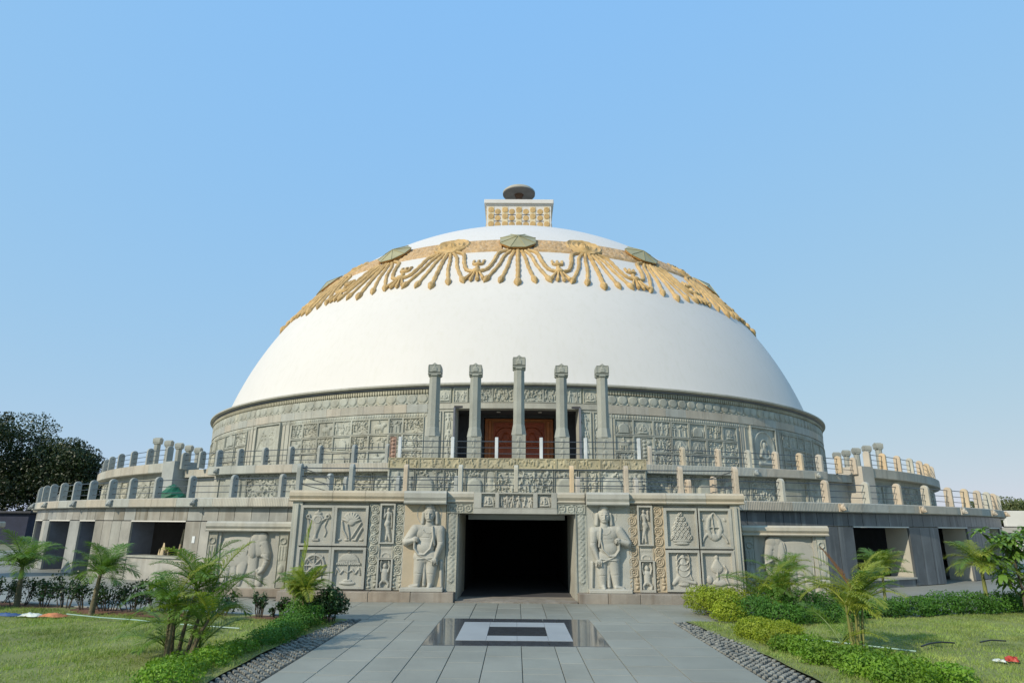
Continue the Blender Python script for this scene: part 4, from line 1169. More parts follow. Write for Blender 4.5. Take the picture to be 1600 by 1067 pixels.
# elephant walls flanking the gateway
def elephant(s):
    Wd, Hd = 2.25, 1.62
    q = Rel(Wd, Hd, 0, .09, .016, frames=(.33, .38, .06, .05)); A = .11
    def c(x0, z0, r0, x1, z1, r1, h): q.c(x0, z0, r0, x1, z1, r1, h)
    q.e(.84, 1.02, .56, .42, .085, flat=.15); q.e(.62, .95, .3, .42, .07, flat=.2)
    q.e(1.42, 1.2, .25, .34, A*1.3, flat=.45); q.e(1.5, 1.36, .16, .17, A*1.45, flat=.5); q.e(1.35, 1.38, .14, .15, A*1.35, flat=.5)
    q.e(1.25, 1.12, .13, .3, A*1.55, flat=.55, rot=.12)
    q.p([(1.55, 1.2), (1.66, .95), (1.68, .72), (1.6, .5), (1.5, .42), (1.45, .48)], [.15, .12, .09, .07, .055, .045], A*1.5)
    c(1.56, .88, .045, 1.76, .78, .02, A*1.7)
    c(1.28, .85, .15, 1.32, .15, .11, A*.8); c(1.52, .5, .09, 1.5, .15, .1, A*.8); c(1.02, .8, .16, .93, .15, .09, .06)
    c(.55, .85, .18, .5, .15, .1, .065); c(.72, .7, .1, .76, .15, .08, .035)
    q.p([(.36, 1.15), (.37, .8), (.38, .5)], .02, A*.5)
    q.line(1.2, 1.4, 1.12, .9, .02, .04); q.cut(1.5, 1.15, .03, .02, .04)
    for k in range(5): q.line(1.6, .95-.09*k, 1.74, .93-.09*k, .012, .015)
    # strip ornaments at the sides
    return q
me_e = elephant(1).mesh('elephant_relief', smooth=60)
for s in (-1, 1):
    t = thing('elephant_wall', 'low stone wall carved with an elephant in relief '+('left' if s < 0 else 'right')+' of the gateway', 'wall', (s*7.6-.02, -30.78, 0))
    ob('masonry', boxmesh('masonry', 2.42, .9, 1.82, .005), M['ashlar'], t, (0, .5, 0))
    ob('elephant_relief', me_e, M['statue'], t, (0, .03, .2), (0, 0, 0), (-s, .75, 1))
    ob('plinth', boxmesh('plinth', 2.5, .4, .22, .015), M['plinth'], t, (0, .05, 0.004))
    for k, xx in enumerate((-1.02, 1.0)):
        q = Rel(.26, 1.5, 0, .02, .02, frames=(.01, .01, .01, .01)); q.r(.13, 1.25, .08, .02, .03)
        for j in range(3): q.c(.05+.08*j, .75, .025, .05+.08*j, 1.1, .025, .02)
        q.e(.13, .5, .07, .12, .03); q.p([(.04, .2), (.13, .35), (.22, .2)], .025, .03)
        ob('ornament_strip', q.mesh('ornament_strip'), M['relief'], t, (xx, -.062, .24))
    cpb = coping(-1.22, 1.22, 0, 1.74, t, 'slabp', .28, .16)

# ================================================================ RAILINGS
def postmesh(name, depth=.28, th=.12, H=.76):
    """rounded-top slab: depth along local y, thickness along x"""
    n = 8; r = depth/2; pts = [(-r, 0), (-r, H-r)]+[(-r*math.cos(PI*k/n), H-r+r*math.sin(PI*k/n)) for k in range(1, n)]+[(r, H-r), (r, 0)]
    pts = [(-p[0], p[1]) for p in pts][::-1]
    m = len(pts); V = [(x, y, z) for x in (-th/2, th/2) for y, z in pts]
    F = [tuple(range(m)), tuple(range(2*m-1, m-1, -1))]+[(i, i+m, (i+1) % m+m, (i+1) % m) for i in range(m)]
    me = mk(name, V, F)
    b = bmesh.new(); b.from_mesh(me); bmesh.ops.recalc_face_normals(b, faces=b.faces[:])
    bmesh.ops.bevel(b, geom=[e for e in b.edges if e.calc_face_angle(0) > 1.2], offset=.012, segments=1, affect='EDGES')
    b.to_mesh(me); b.free(); return me
pm = postmesh('railing_post'); pm2 = postmesh('railing_post_thin', .2, .15, .76)
def rails(parent, pts, zs, r=.013):
    for z in zs:
        m = MB(); m.tube([(p[0], p[1], p[2]+z) for p in pts], r if z != zs[0] else r*1.25, 6)
        ob('rail', m.mesh('rail', 50), M['steel'], parent)
def railing(label, azs, R, z, mats, H=.76, ze=None):
    t = thing('stone_railing', label, 'railing')
    for i, a in enumerate(azs):
        zz = ze(a) if ze else z
        mm = M[mats] if isinstance(mats, str) else M[mats[i % len(mats)]]
        o = ob('post', pm, mm, t, pol(a, R, zz), (0, 0, R_(a)), (1, 1, H/.76))
    return t
lL = [-12.0, -15.4, -19.2, -22.9, -26.3, -29.2, -31.9, -34.9, -37.9, -41, -44.2, -47.5, -51, -55, -59, -64, -69]
lR = [12.6, 17.55, 21.2, 25.0, 28.4, 32.0, 35.6, 38.8, 42.0, 45.3, 48.7, 52.5, 57, 62, 67]
def arcpts(a0, a1, R, z, st=1.2):
    n = max(1, int(abs(a1-a0)/st)); return [pol(a0+(a1-a0)*i/n, R, z) for i in range(n+1)]
t = railing('grey stone post and steel railing along the left of the lower terrace', lL, 29.22, 2.785, ['postgrey'])
rails(t, arcpts(-12, -69, 29.22, 2.785), (.63, .4, .19))
t = railing('buff stone post and steel railing along the right of the lower terrace', lR, 29.22, 2.785, ['postbuff', 'postbuff', 'postgrey2', 'postbuff'] if False else ['postbuff', 'post', 'postbuff', 'post'])
rails(t, arcpts(12.6, 67, 29.22, 2.785), (.63, .4, .19))
# inner arc behind gateway
for s in (-1, 1):
    az = [s*3.9, s*7.7, s*11.3]
    t = railing('short stone railing behind the gateway parapet, '+('left' if s < 0 else 'right')+' of the door axis', az, 28.75, 2.73, 'postgrey' if s < 0 else 'postbuff')
    rails(t, arcpts(s*3.9, s*11.3, 28.75, 2.73), (.63, .4, .19))
# gateway parapet railing
t = thing('stone_railing', 'straight stone post railing on top of the entrance gateway', 'railing')
for i, x in enumerate((-6.16, -4.68, -3.14, -1.6, -.03, 1.54, 3.07, 4.6, 6.15)):
    ob('post', pm, M[['postgrey', 'postgrey', 'postbuff', 'post', 'post', 'post', 'postbuff', 'postbuff', 'postbuff'][i]], t, (x, -31.35, 2.855))
rails(t, [(-6.16, -31.35, 2.86), (6.15, -31.35, 2.86)], (.63, .4, .19))
for s in (-1, 1):
    rails(t, [(s*6.15, -31.35, 2.86), (s*6.15, -28.7, 2.8)], (.63, .4, .19))
# upper
uL = [-12.99, -16.04, -18.8, -21.45, -24.16, -26.68]; uL2 = [-34.0, -37.7, -41.5, -45.5, -49.7, -54, -58.5, -63]
uR = [13.2, 16.35, 19.2, 21.98, 24.65, 27.0]; uR2 = [34.0, 36.9, 40.1, 43.5, 47, 50.8, 55, 59.5, 64]
t = railing('grey stone post railing on the upper terrace left of the pillars', [-10.2]+uL+[-28.9, -31.4], 26.65, 4.09, 'postgrey', .7)
rails(t, arcpts(-9.5, -31.6, 26.65, 4.09), (.58, .37, .17))
t = railing('grey stone post railing on the raised upper terrace, far left', uL2, 26.65, 4.38, 'postgrey', .74)
rails(t, arcpts(-34, -63, 26.65, 4.38), (.6, .38, .18))
t = railing('buff stone post railing on the upper terrace right of the pillars', [10.4]+uR+[29.5, 31.7], 26.65, 4.09, ['postbuff', 'post'], .7)
rails(t, arcpts(9.7, 31.8, 26.65, 4.09), (.58, .37, .17))
t = railing('pale buff stone post railing on the raised upper terrace, far right', uR2, 26.65, 4.38, ['postbuff', 'post'], .74)
rails(t, arcpts(34, 64, 26.65, 4.38), (.6, .38, .18))
# projection railing with thin white posts
t = thing('stone_railing', 'thin white post railing on the projection in front of the five pillars', 'railing')
wp = boxmesh('white_post', .11, .11, .72, .01)
for x in (-4.0, -2.2, -.7, .82, 2.33, 4.14): ob('post', wp, M['white_post'], t, (x, -27.82, 4.13))
q = Rel(.2, .72, .02, .03, .03)
for k in range(5): q.e(.1, .1+.13*k, .06, .05, .05)
cp = q.mesh('carved_post', thick=.12)
ob('carved_post', cp, M['pink'], t, (-4.24, -27.82, 4.13)); ob('carved_post', cp, M['pillar'], t, (4.33, -27.82, 4.13))
rails(t, [(-4.0, -27.82, 4.13), (4.14, -27.82, 4.13)], (.58, .37, .17))

# ================================================================ PILLARS
def pillar():
    t = bpy.data.objects.new('stone_pillar', None); COL.objects.link(t); t.empty_display_size = .2
    m = MB(); n = 8
    m.add([(x, y, z) for z, w in ((0, .25), (1.0, .25)) for x, y in ((-w, -w), (w, -w), (w, w), (-w, w))], [(0, 1, 5, 4), (1, 2, 6, 5), (2, 3, 7, 6), (3, 0, 4, 7), (3, 2, 1, 0), (4, 5, 6, 7)])
    ob('base', m.mesh('base'), M['pillar'], t)
    m = MB(); m.lathe_z([(.3, 1.0), (.24, 1.3), (.225, 1.35), (.215, 3.25)], 8)
    ob('shaft', m.mesh('shaft'), M['pillar'], t)
    m = MB()
    m.lathe_z([(.24, 3.25), (.27, 3.28), (.27, 3.32)], 8)
    m.box(-.25, .25, -.25, .25, 3.32, 3.36); m.box(-.225, .225, -.225, .225, 3.36, 3.4)
    pr = [(-.25, 3.4), (-.25, 3.6), (-.23, 3.68), (-.14, 3.66), (0, 3.76), (.14, 3.66), (.23, 3.68), (.25, 3.6), (.25, 3.4)]
    k = len(pr); V = [(x, y, z) for y in (-.25, .25) for x, z in pr]
    m.add(V, [tuple(range(k-1, -1, -1)), tuple(range(k, 2*k))]+[(i, (i+1) % k, (i+1) % k+k, i+k) for i in range(k)])
    cap = ob('capital', m.mesh('capital'), M['pillar'], t)
    q = Rel(.44, .28, .015, .015, .02); q.arch(.22, .02, .1, .1, .025); q.c(.22, .2, .01, .22, .26, .03, .02)
    ob('capital_carving', q.mesh('capital_carving'), M['pillar'], cap, (0, -.253, 3.4))
    q = Rel(.3, .9, 0, 0, .025)
    for z in (.1, .5): figure(q, .15, z, .35, .03, random.Random(3))
    ob('base_carving', q.mesh('base_carving', thick=.0), M['pillar'], t, (0, -.252, .08))
    return t
P0 = pillar()
def pil(o, x, y, rz, z, h, label, grp):
    o.location = (x, y, z); o.rotation_euler = (0, 0, rz); o.scale = (1, 1, h/3.76)
    tag(o, label, 'pillar', grp)
ords = ['first from the left of', 'second from the left of', 'tallest and central one of', 'second from the right of', 'first from the right of']
for i, x in enumerate((-3.13, -1.58, .06, 1.66, 3.2)):
    o = P0 if i == 0 else copy_tree(P0)
    pil(o, x, -26, 0, 4.08, 4.1 if i == 2 else 3.78, 'grey octagonal stone pillar, '+ords[i]+' the five before the red door', 'five pillars in front of the red door')
for s in (-1, 1):
    for i in range(5):
        o = copy_tree(P0)
        od = ['nearest', 'second nearest', 'middle', 'second farthest', 'farthest'][i]
        pil(o, s*26, (i-2)*1.55, s*PI/2, 4.08, 3.78, od+' stone pillar of the cluster standing on the far '+('left' if s < 0 else 'right')+' terrace', 'five pillars on the far '+('left' if s < 0 else 'right'))

# ================================================================ VEGETATION
def frond_mesh(L=.9, e0=70, e1=-30, npair=22, ll=.32, w=.016, seed=0, vee=.5, arch=.2, rach=.008):
    r = random.Random(seed); V = []; F = []
    N = 14; pts = []; x = z = 0
    for i in range(N+1):
        t = i/N; pts.append(Vector((x, 0, z))); e = R_(e0+(e1-e0)*t**1.3); x += L/N*math.cos(e); z += L/N*math.sin(e)
    m = MB(); m.tube(pts, [rach*(1.6-1.3*i/N) for i in range(N+1)], 4)
    for j in range(npair):
        t = .14+.86*(j+.3)/npair; fi = t*N; i = min(int(fi), N-1); p = pts[i].lerp(pts[i+1], fi-i); T = (pts[i+1]-pts[i]).normalized()
        up = Vector((-T.z, 0, T.x))
        if up.z < 0 and abs(T.x) > .3: up = -up
        lt = ll*(math.sin(PI*min(1, .12+.86*t))**.55)*r.uniform(.85, 1.15)
        for s in (-1, 1):
            d = (T*(.55+.5*t)+Vector((0, s, 0))*(1.-.35*t)+up*(vee+r.uniform(-.15, .15))).normalized()
            d2 = (d+Vector((0, 0, -.75-arch))).normalized()
            side = d.cross(up).normalized()*w*r.uniform(.8, 1.1)
            a = p; b = p+d*lt*.5; c_ = b+(d*.6+d2*.5).normalized()*lt*.3; e_ = c_+d2*lt*.25
            n = len(m.V)
            m.V += [tuple(a-side*.4), tuple(a+side*.4), tuple(b-side), tuple(b+side), tuple(c_-side*.7), tuple(c_+side*.7), tuple(e_)]
            m.F += [(n, n+1, n+3, n+2), (n+2, n+3, n+5, n+4), (n+4, n+5, n+6)]
    return m.mesh('frond')
FR = {}
def palm(name, label, x, y, h, nf, L, lean=(0, 0), stems=1, mats=('frond',), ll=.32, e=(75, -50), trunk='trunk', tr=.05, seed=0, npair=22, w=.016, vee=.5, spear=None, spread=.1, low=False):
    r = random.Random(seed)
    t = thing(name, label, 'palm', (x, y, .02))
    for k in range(stems):
        ox, oy = ((0, 0) if stems == 1 else (r.uniform(-spread, spread), r.uniform(-spread, spread)))
        hh = h*(1 if k == 0 else r.uniform(.45, 1.)) if not (low and k > 6) else .12
        lx, ly = lean[0]*hh+ox*1.6, lean[1]*hh+oy*1.6
        pts = [(ox+(lx-ox)*q**1.5, oy+(ly-oy)*q**1.5, hh*q) for q in np.linspace(0, 1, 8)]
        m = MB(); m.tube(pts, [tr*(1.25-.6*q)*(1 if i % 2 else 1.08) for i, q in enumerate(np.linspace(0, 1, 8))], 9)
        ob('trunk' if stems == 1 else 'stem', m.mesh('trunk', 50), M[trunk], t)
        n = nf if k == 0 else max(3, int(nf*.45))
        for i in range(n):
            q = (i+.5)/n
            el0 = e[0]-q*(e[0]-18)*.9+r.uniform(-8, 8); el1 = el0-r.uniform(60, 100)+(20 if q < .3 else 0)
            el1 = max(el1, e[1]-20)
            key = (round(L, 2), int(el0/12), int(el1/20), r.randrange(2), ll, w)
            if key not in FR: FR[key] = frond_mesh(L, el0, el1, npair, ll, w, len(FR), vee)
            az = i*2.4+r.uniform(-.4, .4)
            o = ob('frond', FR[key], M[r.choice(mats)], t, (lx, ly, hh-.02), (r.uniform(-.15, .15), r.uniform(-.1, .1), az), (r.uniform(.85, 1.1),)*3)
    if spear:
        o = ob('spear_frond', frond_mesh(spear*1.12, 86, 82, 44, .2, .011, 5, .2, -.9), M['frondyel'], t, (lean[0]*h, lean[1]*h, h))
    return t
def leafcloud(name, P, Nn, size, seed, asp=.5, jit=.7):
    g_ = np.random.default_rng(seed); n = len(P)
    d = Nn+g_.normal(size=(n, 3))*jit; d /= np.linalg.norm(d, axis=1)[:, None]
    t = g_.normal(size=(n, 3)); t -= (t*d).sum(1)[:, None]*d; t /= np.linalg.norm(t, axis=1)[:, None]
    b = np.cross(d, t); s = size*g_.uniform(.6, 1.25, n)[:, None]
    A = P-t*s*.5; B = P+b*s*asp*.5+d*s*.06; C = P+t*s*.5; D = P-b*s*asp*.5+d*s*.06
    V = np.stack([A, B, C, D], 1).reshape(-1, 3)
    return mkfast(name, V, np.arange(4*n).reshape(n, 4))
def lump_pts(lumps, n, seed, depth=.35, zmin=.02):
    """points near the surface of ellipsoid lumps (cx,cy,cz,rx,ry,rz)"""
    g_ = np.random.default_rng(seed); lumps = np.array(lumps, float)
    vol = (lumps[:, 3]*lumps[:, 4]+lumps[:, 4]*lumps[:, 5]+lumps[:, 3]*lumps[:, 5]); pr = vol/vol.sum()
    k = g_.choice(len(lumps), n, p=pr); u = g_.normal(size=(n, 3)); u /= np.linalg.norm(u, axis=1)[:, None]
    rad = 1-depth*g_.random(n)**1.6
    nz = 1+.12*np.sin(u[:, 0]*9+k)*np.sin(u[:, 1]*8+k*2)+.1*np.sin(u[:, 2]*11+k*3)
    P = lumps[k, :3]+u*lumps[k, 3:]*(rad*nz)[:, None]
    ok = P[:, 2] > zmin
    return P[ok], u[ok]
def shrub(name, label, cat, loc, lumps, n, size, m, seed, group=None, stems=6, asp=.5, kind=None, depth=.45, jit=.7):
    t = thing(name, label, cat, (loc[0], loc[1], 0), 0, group)
    P, N_ = lump_pts(lumps, n, seed, depth)
    ob('foliage', leafcloud('foliage', P, N_, size, seed, asp, jit), M[m], t)
    if stems:
        r = random.Random(seed)
        mb = MB()
        for i in range(stems):
            l = lumps[i % len(lumps)]
            x0, y0 = l[0]+r.uniform(-.3, .3)*l[3], l[1]+r.uniform(-.3, .3)*l[4]
            bx, by = (x0*.5, y0*.5) if abs(l[0]) < .8 else (x0, y0)
            mb.tube([(bx, by, 0), ((x0+bx)/2+r.uniform(-.04, .04), (y0+by)/2, l[2]*.5), (x0, y0, l[2]+l[5]*.4)], [.014, .01, .004], 5)
            for q in range(3):
                mb.tube([((x0+bx)/2, (y0+by)/2, l[2]*.5), (l[0]+r.uniform(-.8, .8)*l[3], l[1]+r.uniform(-.8, .8)*l[4], l[2]+r.uniform(-.2, .7)*l[5])], [.007, .003], 4)
        ob('branches', mb.mesh('branches'), M['bark'], t)
    return t

# --- left side
palm('palm_tree', 'dark green palm with a slim trunk at the left edge of the picture', -11.75, -33.75, .92, 20, .95, (-.05, 0), mats=('frond',), ll=.36, tr=.055, seed=1, npair=34, w=.008, vee=.15)
palm('palm_tree', 'dark green palm with a slim trunk in front of the big window opening', -9.25, -34.9, .85, 20, .85, (.06, 0), mats=('frond',), ll=.36, tr=.05, seed=5, npair=34, w=.008, vee=.15)
palm('palm_tree', 'palm partly cut off by the left edge of the picture', -12.75, -34.6, .6, 15, .85, (0, 0), mats=('frond',), ll=.32, tr=.05, seed=8, npair=30, w=.0095, vee=.2)
palm('areca_palm', 'bushy clumping palm on the lawn in front of the left elephant wall', -5.1, -39.2, .98, 12, .92, (.22, 0), stems=9, mats=('frond', 'frondyel', 'frond'), ll=.27, tr=.026, seed=13, spread=.26, npair=34, w=.0075, vee=.3, low=True, e=(80, -40))
palm('areca_palm', 'smaller clumping palm with one tall upright leaf near the left flowerbed tip', -4.5, -35.75, .66, 11, .72, (.0, 0), stems=9, mats=('frond', 'frondyel'), ll=.2, tr=.018, seed=15, spread=.12, w=.007, spear=1.2, npair=32, vee=.3)
r = random.Random(2)
i = 0
pos = [(a, R_) for a, R_ in ()]
labs = ['twiggy dark shrub at the very left edge of the picture', 'thin twiggy shrub beside the leftmost palm trunk', 'open dark shrub just right of the leftmost palm trunk', 'tall leafy shrub midway between the two slim palms', 'leafy dark shrub left of the second palm trunk', 'small twiggy shrub touching the second palm trunk', 'broad dark shrub right of the second palm trunk', 'tallest dark shrub under the right end of the big window opening', 'low sparse shrub behind the left fronds of the bushy clumping palm', 'sparse low shrub directly behind the bushy clumping palm', 'small round-topped shrub left of the two by the elephant wall plinth', 'middle one of the small round-topped shrubs by the elephant wall', 'small round-topped shrub beside the clumping palm with the upright leaf']
for a_, h, w in ((-21.0, .7, .34), (-19.6, .6, .34), (-18.3, .6, .36), (-17.1, .85, .4), (-16.0, .62, .34), (-15.0, .6, .34), (-13.9, .7, .38), (-12.8, .9, .42), (-11.6, .5, .32), (-10.5, .5, .32), (-8.9, .5, .17), (-8.2, .46, .18), (-7.55, .52, .17)):
    x, y, _ = pol(a_, 35.55)
    n = 9 if w > .2 else 6
    lumps = [(r.uniform(-1, 1)*w, r.uniform(-.5, .5)*w, h*r.uniform(.4, .95), w*.5, w*.42, h*.24) for k in range(n)]
    shrub('shrub', labs[i], 'shrub', (x, y), lumps, 620 if w > .2 else 380, .07, 'leafdark', 100+i, 'dark shrubs along the edge of the left lawn', 8, .5, depth=.95, jit=1.3); i += 1
shrub('shrub', 'dense dark round shrub at the tip of the left flowerbed', 'shrub', (-3.85, -35.75), [(0, 0, .42, .33, .3, .27), (.15, .1, .36, .25, .25, .2), (-.25, 0, .35, .25, .25, .2), (.05, -.1, .6, .2, .2, .16)], 4500, .055, 'leafdark', 41, stems=9, depth=.7)
shrub('hedge', 'low green border of leaves along the left cobbled strip by the clumping palm', 'hedge', (-4.3, -37), [(.15, .9, .2, .34, .45, .24), (.05, .3, .16, .36, .5, .2), (.1, -.4, .14, .36, .5, .17), (-.15, 1.2, .26, .34, .3, .24), (.1, -1.0, .13, .38, .5, .15)], 11000, .045, 'leafmid', 42, stems=0, depth=.5)
shrub('hedge', 'low bright green border at the bottom left beside the cobbles', 'hedge', (-4.55, -39.9), [(.2, 1.0, .08, .28, .3, .15), (.12, .45, .09, .32, .28, .17), (.15, -.1, .1, .34, .28, .18), (0, -.6, .1, .38, .3, .19), (.15, -1.15, .1, .42, .3, .2), (-.35, -.2, .06, .26, .3, .11)], 9000, .048, 'leaflow', 43, stems=0, depth=.5)

# --- right side
shrub('hedge', 'rounded golden hedge at the tip of the right flowerbed', 'hedge', (4.55, -34.6), [(-.25, .75, .36, .42, .45, .32), (.1, .1, .34, .45, .5, .3), (.45, .6, .34, .5, .4, .3), (-.1, .35, .4, .4, .4, .28), (.0, -.4, .2, .4, .4, .22)], 15000, .045, 'leafyel', 51, stems=8, depth=.4)
shrub('hedge', 'dark green hedge running behind the golden one along the right lawn', 'hedge', (6.6, -34.4), [(-1.5, -.5, .26, .5, .5, .3), (-.9, -.2, .34, .55, .5, .34), (-.2, -.1, .33, .55, .5, .34), (.5, .05, .3, .55, .45, .33), (-1.1, -1.0, .22, .6, .4, .26), (-.4, -.8, .2, .5, .4, .24), (.3, -.6, .2, .5, .4, .22)], 19000, .05, 'leafmid', 52, stems=8, depth=.5)
shrub('hedge', 'low trimmed hedge along the far edge of the right lawn', 'hedge', (10.5, -33.9), [(-2.9, -.35, .2, .55, .4, .24), (-2.1, -.15, .2, .55, .4, .22), (-1.3, .1, .22, .6, .4, .25), (-.5, .3, .24, .6, .4, .3), (.4, .6, .24, .6, .4, .3), (1.3, .9, .22, .6, .4, .28), (2.2, 1.3, .22, .6, .4, .26), (3.1, 1.8, .22, .6, .4, .26)], 26000, .055, 'leafmid', 53, stems=8, depth=.5)
shrub('hedge', 'golden green border clump beside the right cobbled strip', 'hedge', (4.55, -37.45), [(-.22, .35, .16, .34, .4, .2), (.2, .05, .16, .4, .4, .19), (.0, .75, .16, .34, .35, .19), (.45, .6, .14, .3, .3, .17), (-.1, -.25, .13, .3, .3, .16)], 11000, .042, 'leafyel', 54, stems=0, depth=.4)
shrub('hedge', 'long low green border at the bottom right beside the cobbles', 'hedge', (4.75, -39.3), [(-.3, .95, .12, .32, .26, .18), (-.12, .45, .14, .36, .27, .22), (-.15, -.08, .13, .38, .26, .2), (.12, -.55, .15, .42, .28, .24), (.0, -1.05, .14, .4, .26, .22), (.2, -1.5, .15, .45, .3, .24), (.42, .2, .1, .26, .22, .15), (.62, -.35, .11, .3, .24, .19), (.62, -.95, .12, .32, .24, .2), (.95, -1.25, .11, .3, .3, .18)], 19000, .05, 'leaflow', 55, stems=0, depth=.6)
palm('areca_palm', 'yellow green clumping palm rising behind the golden hedge', 5.8, -34.2, .6, 11, 1.0, (-.15, 0), stems=10, mats=('frondyel', 'frond'), ll=.26, tr=.022, seed=22, spread=.2, trunk='trunkgreen', w=.0075, npair=32, vee=.3)
palm('palm_tree', 'single slim palm before the right elephant wall', 6.75, -32.9, .9, 15, .72, (0, 0), mats=('frondyel', 'frond'), ll=.3, tr=.035, seed=23, trunk='trunkgreen', npair=26, w=.0065, vee=.1)
pt = palm('areca_palm', 'tall yellowing clumping palm on the right lawn with a rust coloured leaf', 5.65, -38.3, .85, 11, .95, (.05, 0), stems=8, mats=('frondyel', 'frondyel', 'frondyel', 'frond'), ll=.23, tr=.022, seed=27, spread=.16, trunk='trunkgreen', w=.007, npair=32, vee=.3, low=True)
ob('frond', frond_mesh(.95, 62, 50, 46, .11, .007, 9, .3, -.5), M['frondred'], pt, (.05, 0, .85), (0, 0, PI))['label'] = 'rust coloured upright frond'
ob('frond', frond_mesh(1.05, 40, -25, 36, .18, .0065, 10, .3, .3), M['frondyel'], pt, (0, 0, .75), (0, 0, .15))
palm('palm_tree', 'single palm with a pale green trunk in front of the dark granite wall', 8.75, -33.5, 1.0, 22, .72, (.02, 0), mats=('frondyel', 'frond', 'frond'), ll=.3, tr=.035, seed=29, trunk='trunkgreen', npair=28, w=.0065, vee=.1)
palm('palm_tree', 'drooping palm behind the broad-leaved sapling near the right edge', 11.5, -33.0, 1.05, 20, .95, (.0, 0), mats=('frondyel', 'frond'), ll=.34, tr=.045, seed=33, trunk='trunkgreen', npair=32, w=.0075, vee=.1)
palm('palm_tree', 'low palm cut off by the right edge of the picture', 12.3, -34.6, .2, 12, .8, (.0, 0), mats=('frondyel',), ll=.26, tr=.04, seed=35, trunk='trunkgreen', npair=32, w=.008, vee=.2)
# broad leaved sapling
def sapling(x, y):
    t = thing('sapling', 'tall broad-leaved sapling with drooping leaf whorls at the right edge', 'tree', (x, y, 0))
    r = random.Random(77); m = MB(); tips = []
    m.tube([(0, 0, 0), (.02, 0, .6), (-.03, 0, 1.1), (0, 0, 1.8)], [.035, .03, .025, .012], 7)
    for k in range(16):
        a = r.uniform(0, 2*PI); z = .35+.085*k; l = r.uniform(.3, .75)
        p = (l*math.cos(a), l*math.sin(a), z+.35); tips.append(p); m.tube([(0, 0, z), (p[0]*.5, p[1]*.5, z+.1), p], [.012, .01, .006], 5)
    tips.append((0, 0, 1.78)); tips.append((.03, 0, 1.5))
    ob('trunk', m.mesh('trunk'), M['bark'], t)
    def whorl(seed, n=16):
        q = random.Random(seed); w = MB()
        for k in range(n):
            a = k*2.4; e = q.uniform(-.6, .8); L = q.uniform(.22, .34); wd = L*.16
            d = Vector((math.cos(a)*math.cos(e), math.sin(a)*math.cos(e), math.sin(e))); s = Vector((-math.sin(a), math.cos(a), 0))*wd
            p0 = d*.02; p1 = d*L*.45+Vector((0, 0, .015)); p2 = d*L*.8+Vector((0, 0, -.03)); p3 = d*L+Vector((0, 0, -.09))
            nn = len(w.V); w.V += [tuple(v) for v in (p0, p1-s, p1+Vector((0, 0, -.01)), p1+s, p2-s*.8, p2, p2+s*.8, p3)]
            w.F += [tuple(i+nn for i in f) for f in ((0, 2, 1), (0, 3, 2), (1, 2, 5, 4), (2, 3, 6, 5), (4, 5, 7), (5, 6, 7))]
        return w.mesh('leaf_whorl')
    wm = [whorl(s) for s in (1, 2, 3)]
    for k, p in enumerate(tips+[(q[0]*.6, q[1]*.6, q[2]-.12) for q in tips]):
        ob('leaf_whorl', wm[k % 3], M['leafbright'], t, p, (0, 0, k*1.3), (r.uniform(.8, 1.15),)*3)
sapling(12.1, -33.4)
# --- far trees
def bigtree(name, label, x, y, h, lumps, n, size, m, seed):
    t = thing(name, label, 'tree', (x, y, -.03))
    mb = MB(); mb.tube([(0, 0, 0), (.3, 0, h*.25), (0, .2, h*.5)], [.45, .35, .25], 9)
    r = random.Random(seed)
    for l in lumps: mb.tube([(.2, 0, h*.25), (l[0]*.5, l[1]*.5, (h*.25+l[2])/2+.3), (l[0], l[1], l[2])], [.2, .12, .05], 6)
    ob('trunk', mb.mesh('trunk'), M['bark'], t)
    P, N_ = lump_pts(lumps, n, seed, .5, .3)
    ob('crown', leafcloud('crown', P, N_, size, seed, .5, .9), M[m], t)
r = random.Random(88)
def crown(cx, cy, cz, rx, rz, n, s=1.5):
    return [(cx+r.uniform(-1, 1)*rx, cy+r.uniform(-1, 1)*rx*.5, cz+r.uniform(-1, 1)*rz, r.uniform(.8, 1.3)*s, r.uniform(.8, 1.3)*s, r.uniform(.6, 1.)*s) for k in range(n)]
bigtree('dark_tree', 'tallest dark tree at the left edge beyond the terraces', -58, 20, 12, crown(-.8, 0, 8.2, 5.0, 3.8, 34, 2.2)+crown(1, 0, 3, 6, 1.8, 14, 2.2)+crown(-2, 0, 12.6, 1.6, 1., 7, 1.1)+crown(2.4, 0, 13.0, .5, .4, 2, .5), 60000, .3, 'leaftree', 61)
bigtree('dark_tree', 'dark spreading tree between the left edge tree and the terraces', -48.5, 21, 9, crown(-1.5, 0, 6.2, 3.6, 2.4, 30, 1.9)+crown(.8, 0, 3.6, 3.0, 2.0, 14, 1.8)+crown(-1.5, 0, 9.3, 2.2, 1, 8, 1.3)+crown(0, 0, 2, 5.5, .9, 14, 1.9), 50000, .3, 'leaftree', 62)
for i, (x, y, z) in enumerate(((62, 34, 4.9), (67, 36, 5.2), (76, 44, 5.4))):
    bigtree('far_tree', ['round green tree showing over the white parapet on the far right', 'green tree behind the white parapet at the right edge', 'tree beyond the right edge of the white building'][i], x, y, 5, crown(0, 0, z-1.0, 3.5, .9, 14, 1.3), 9000, .3, 'leaffar', 65+i)
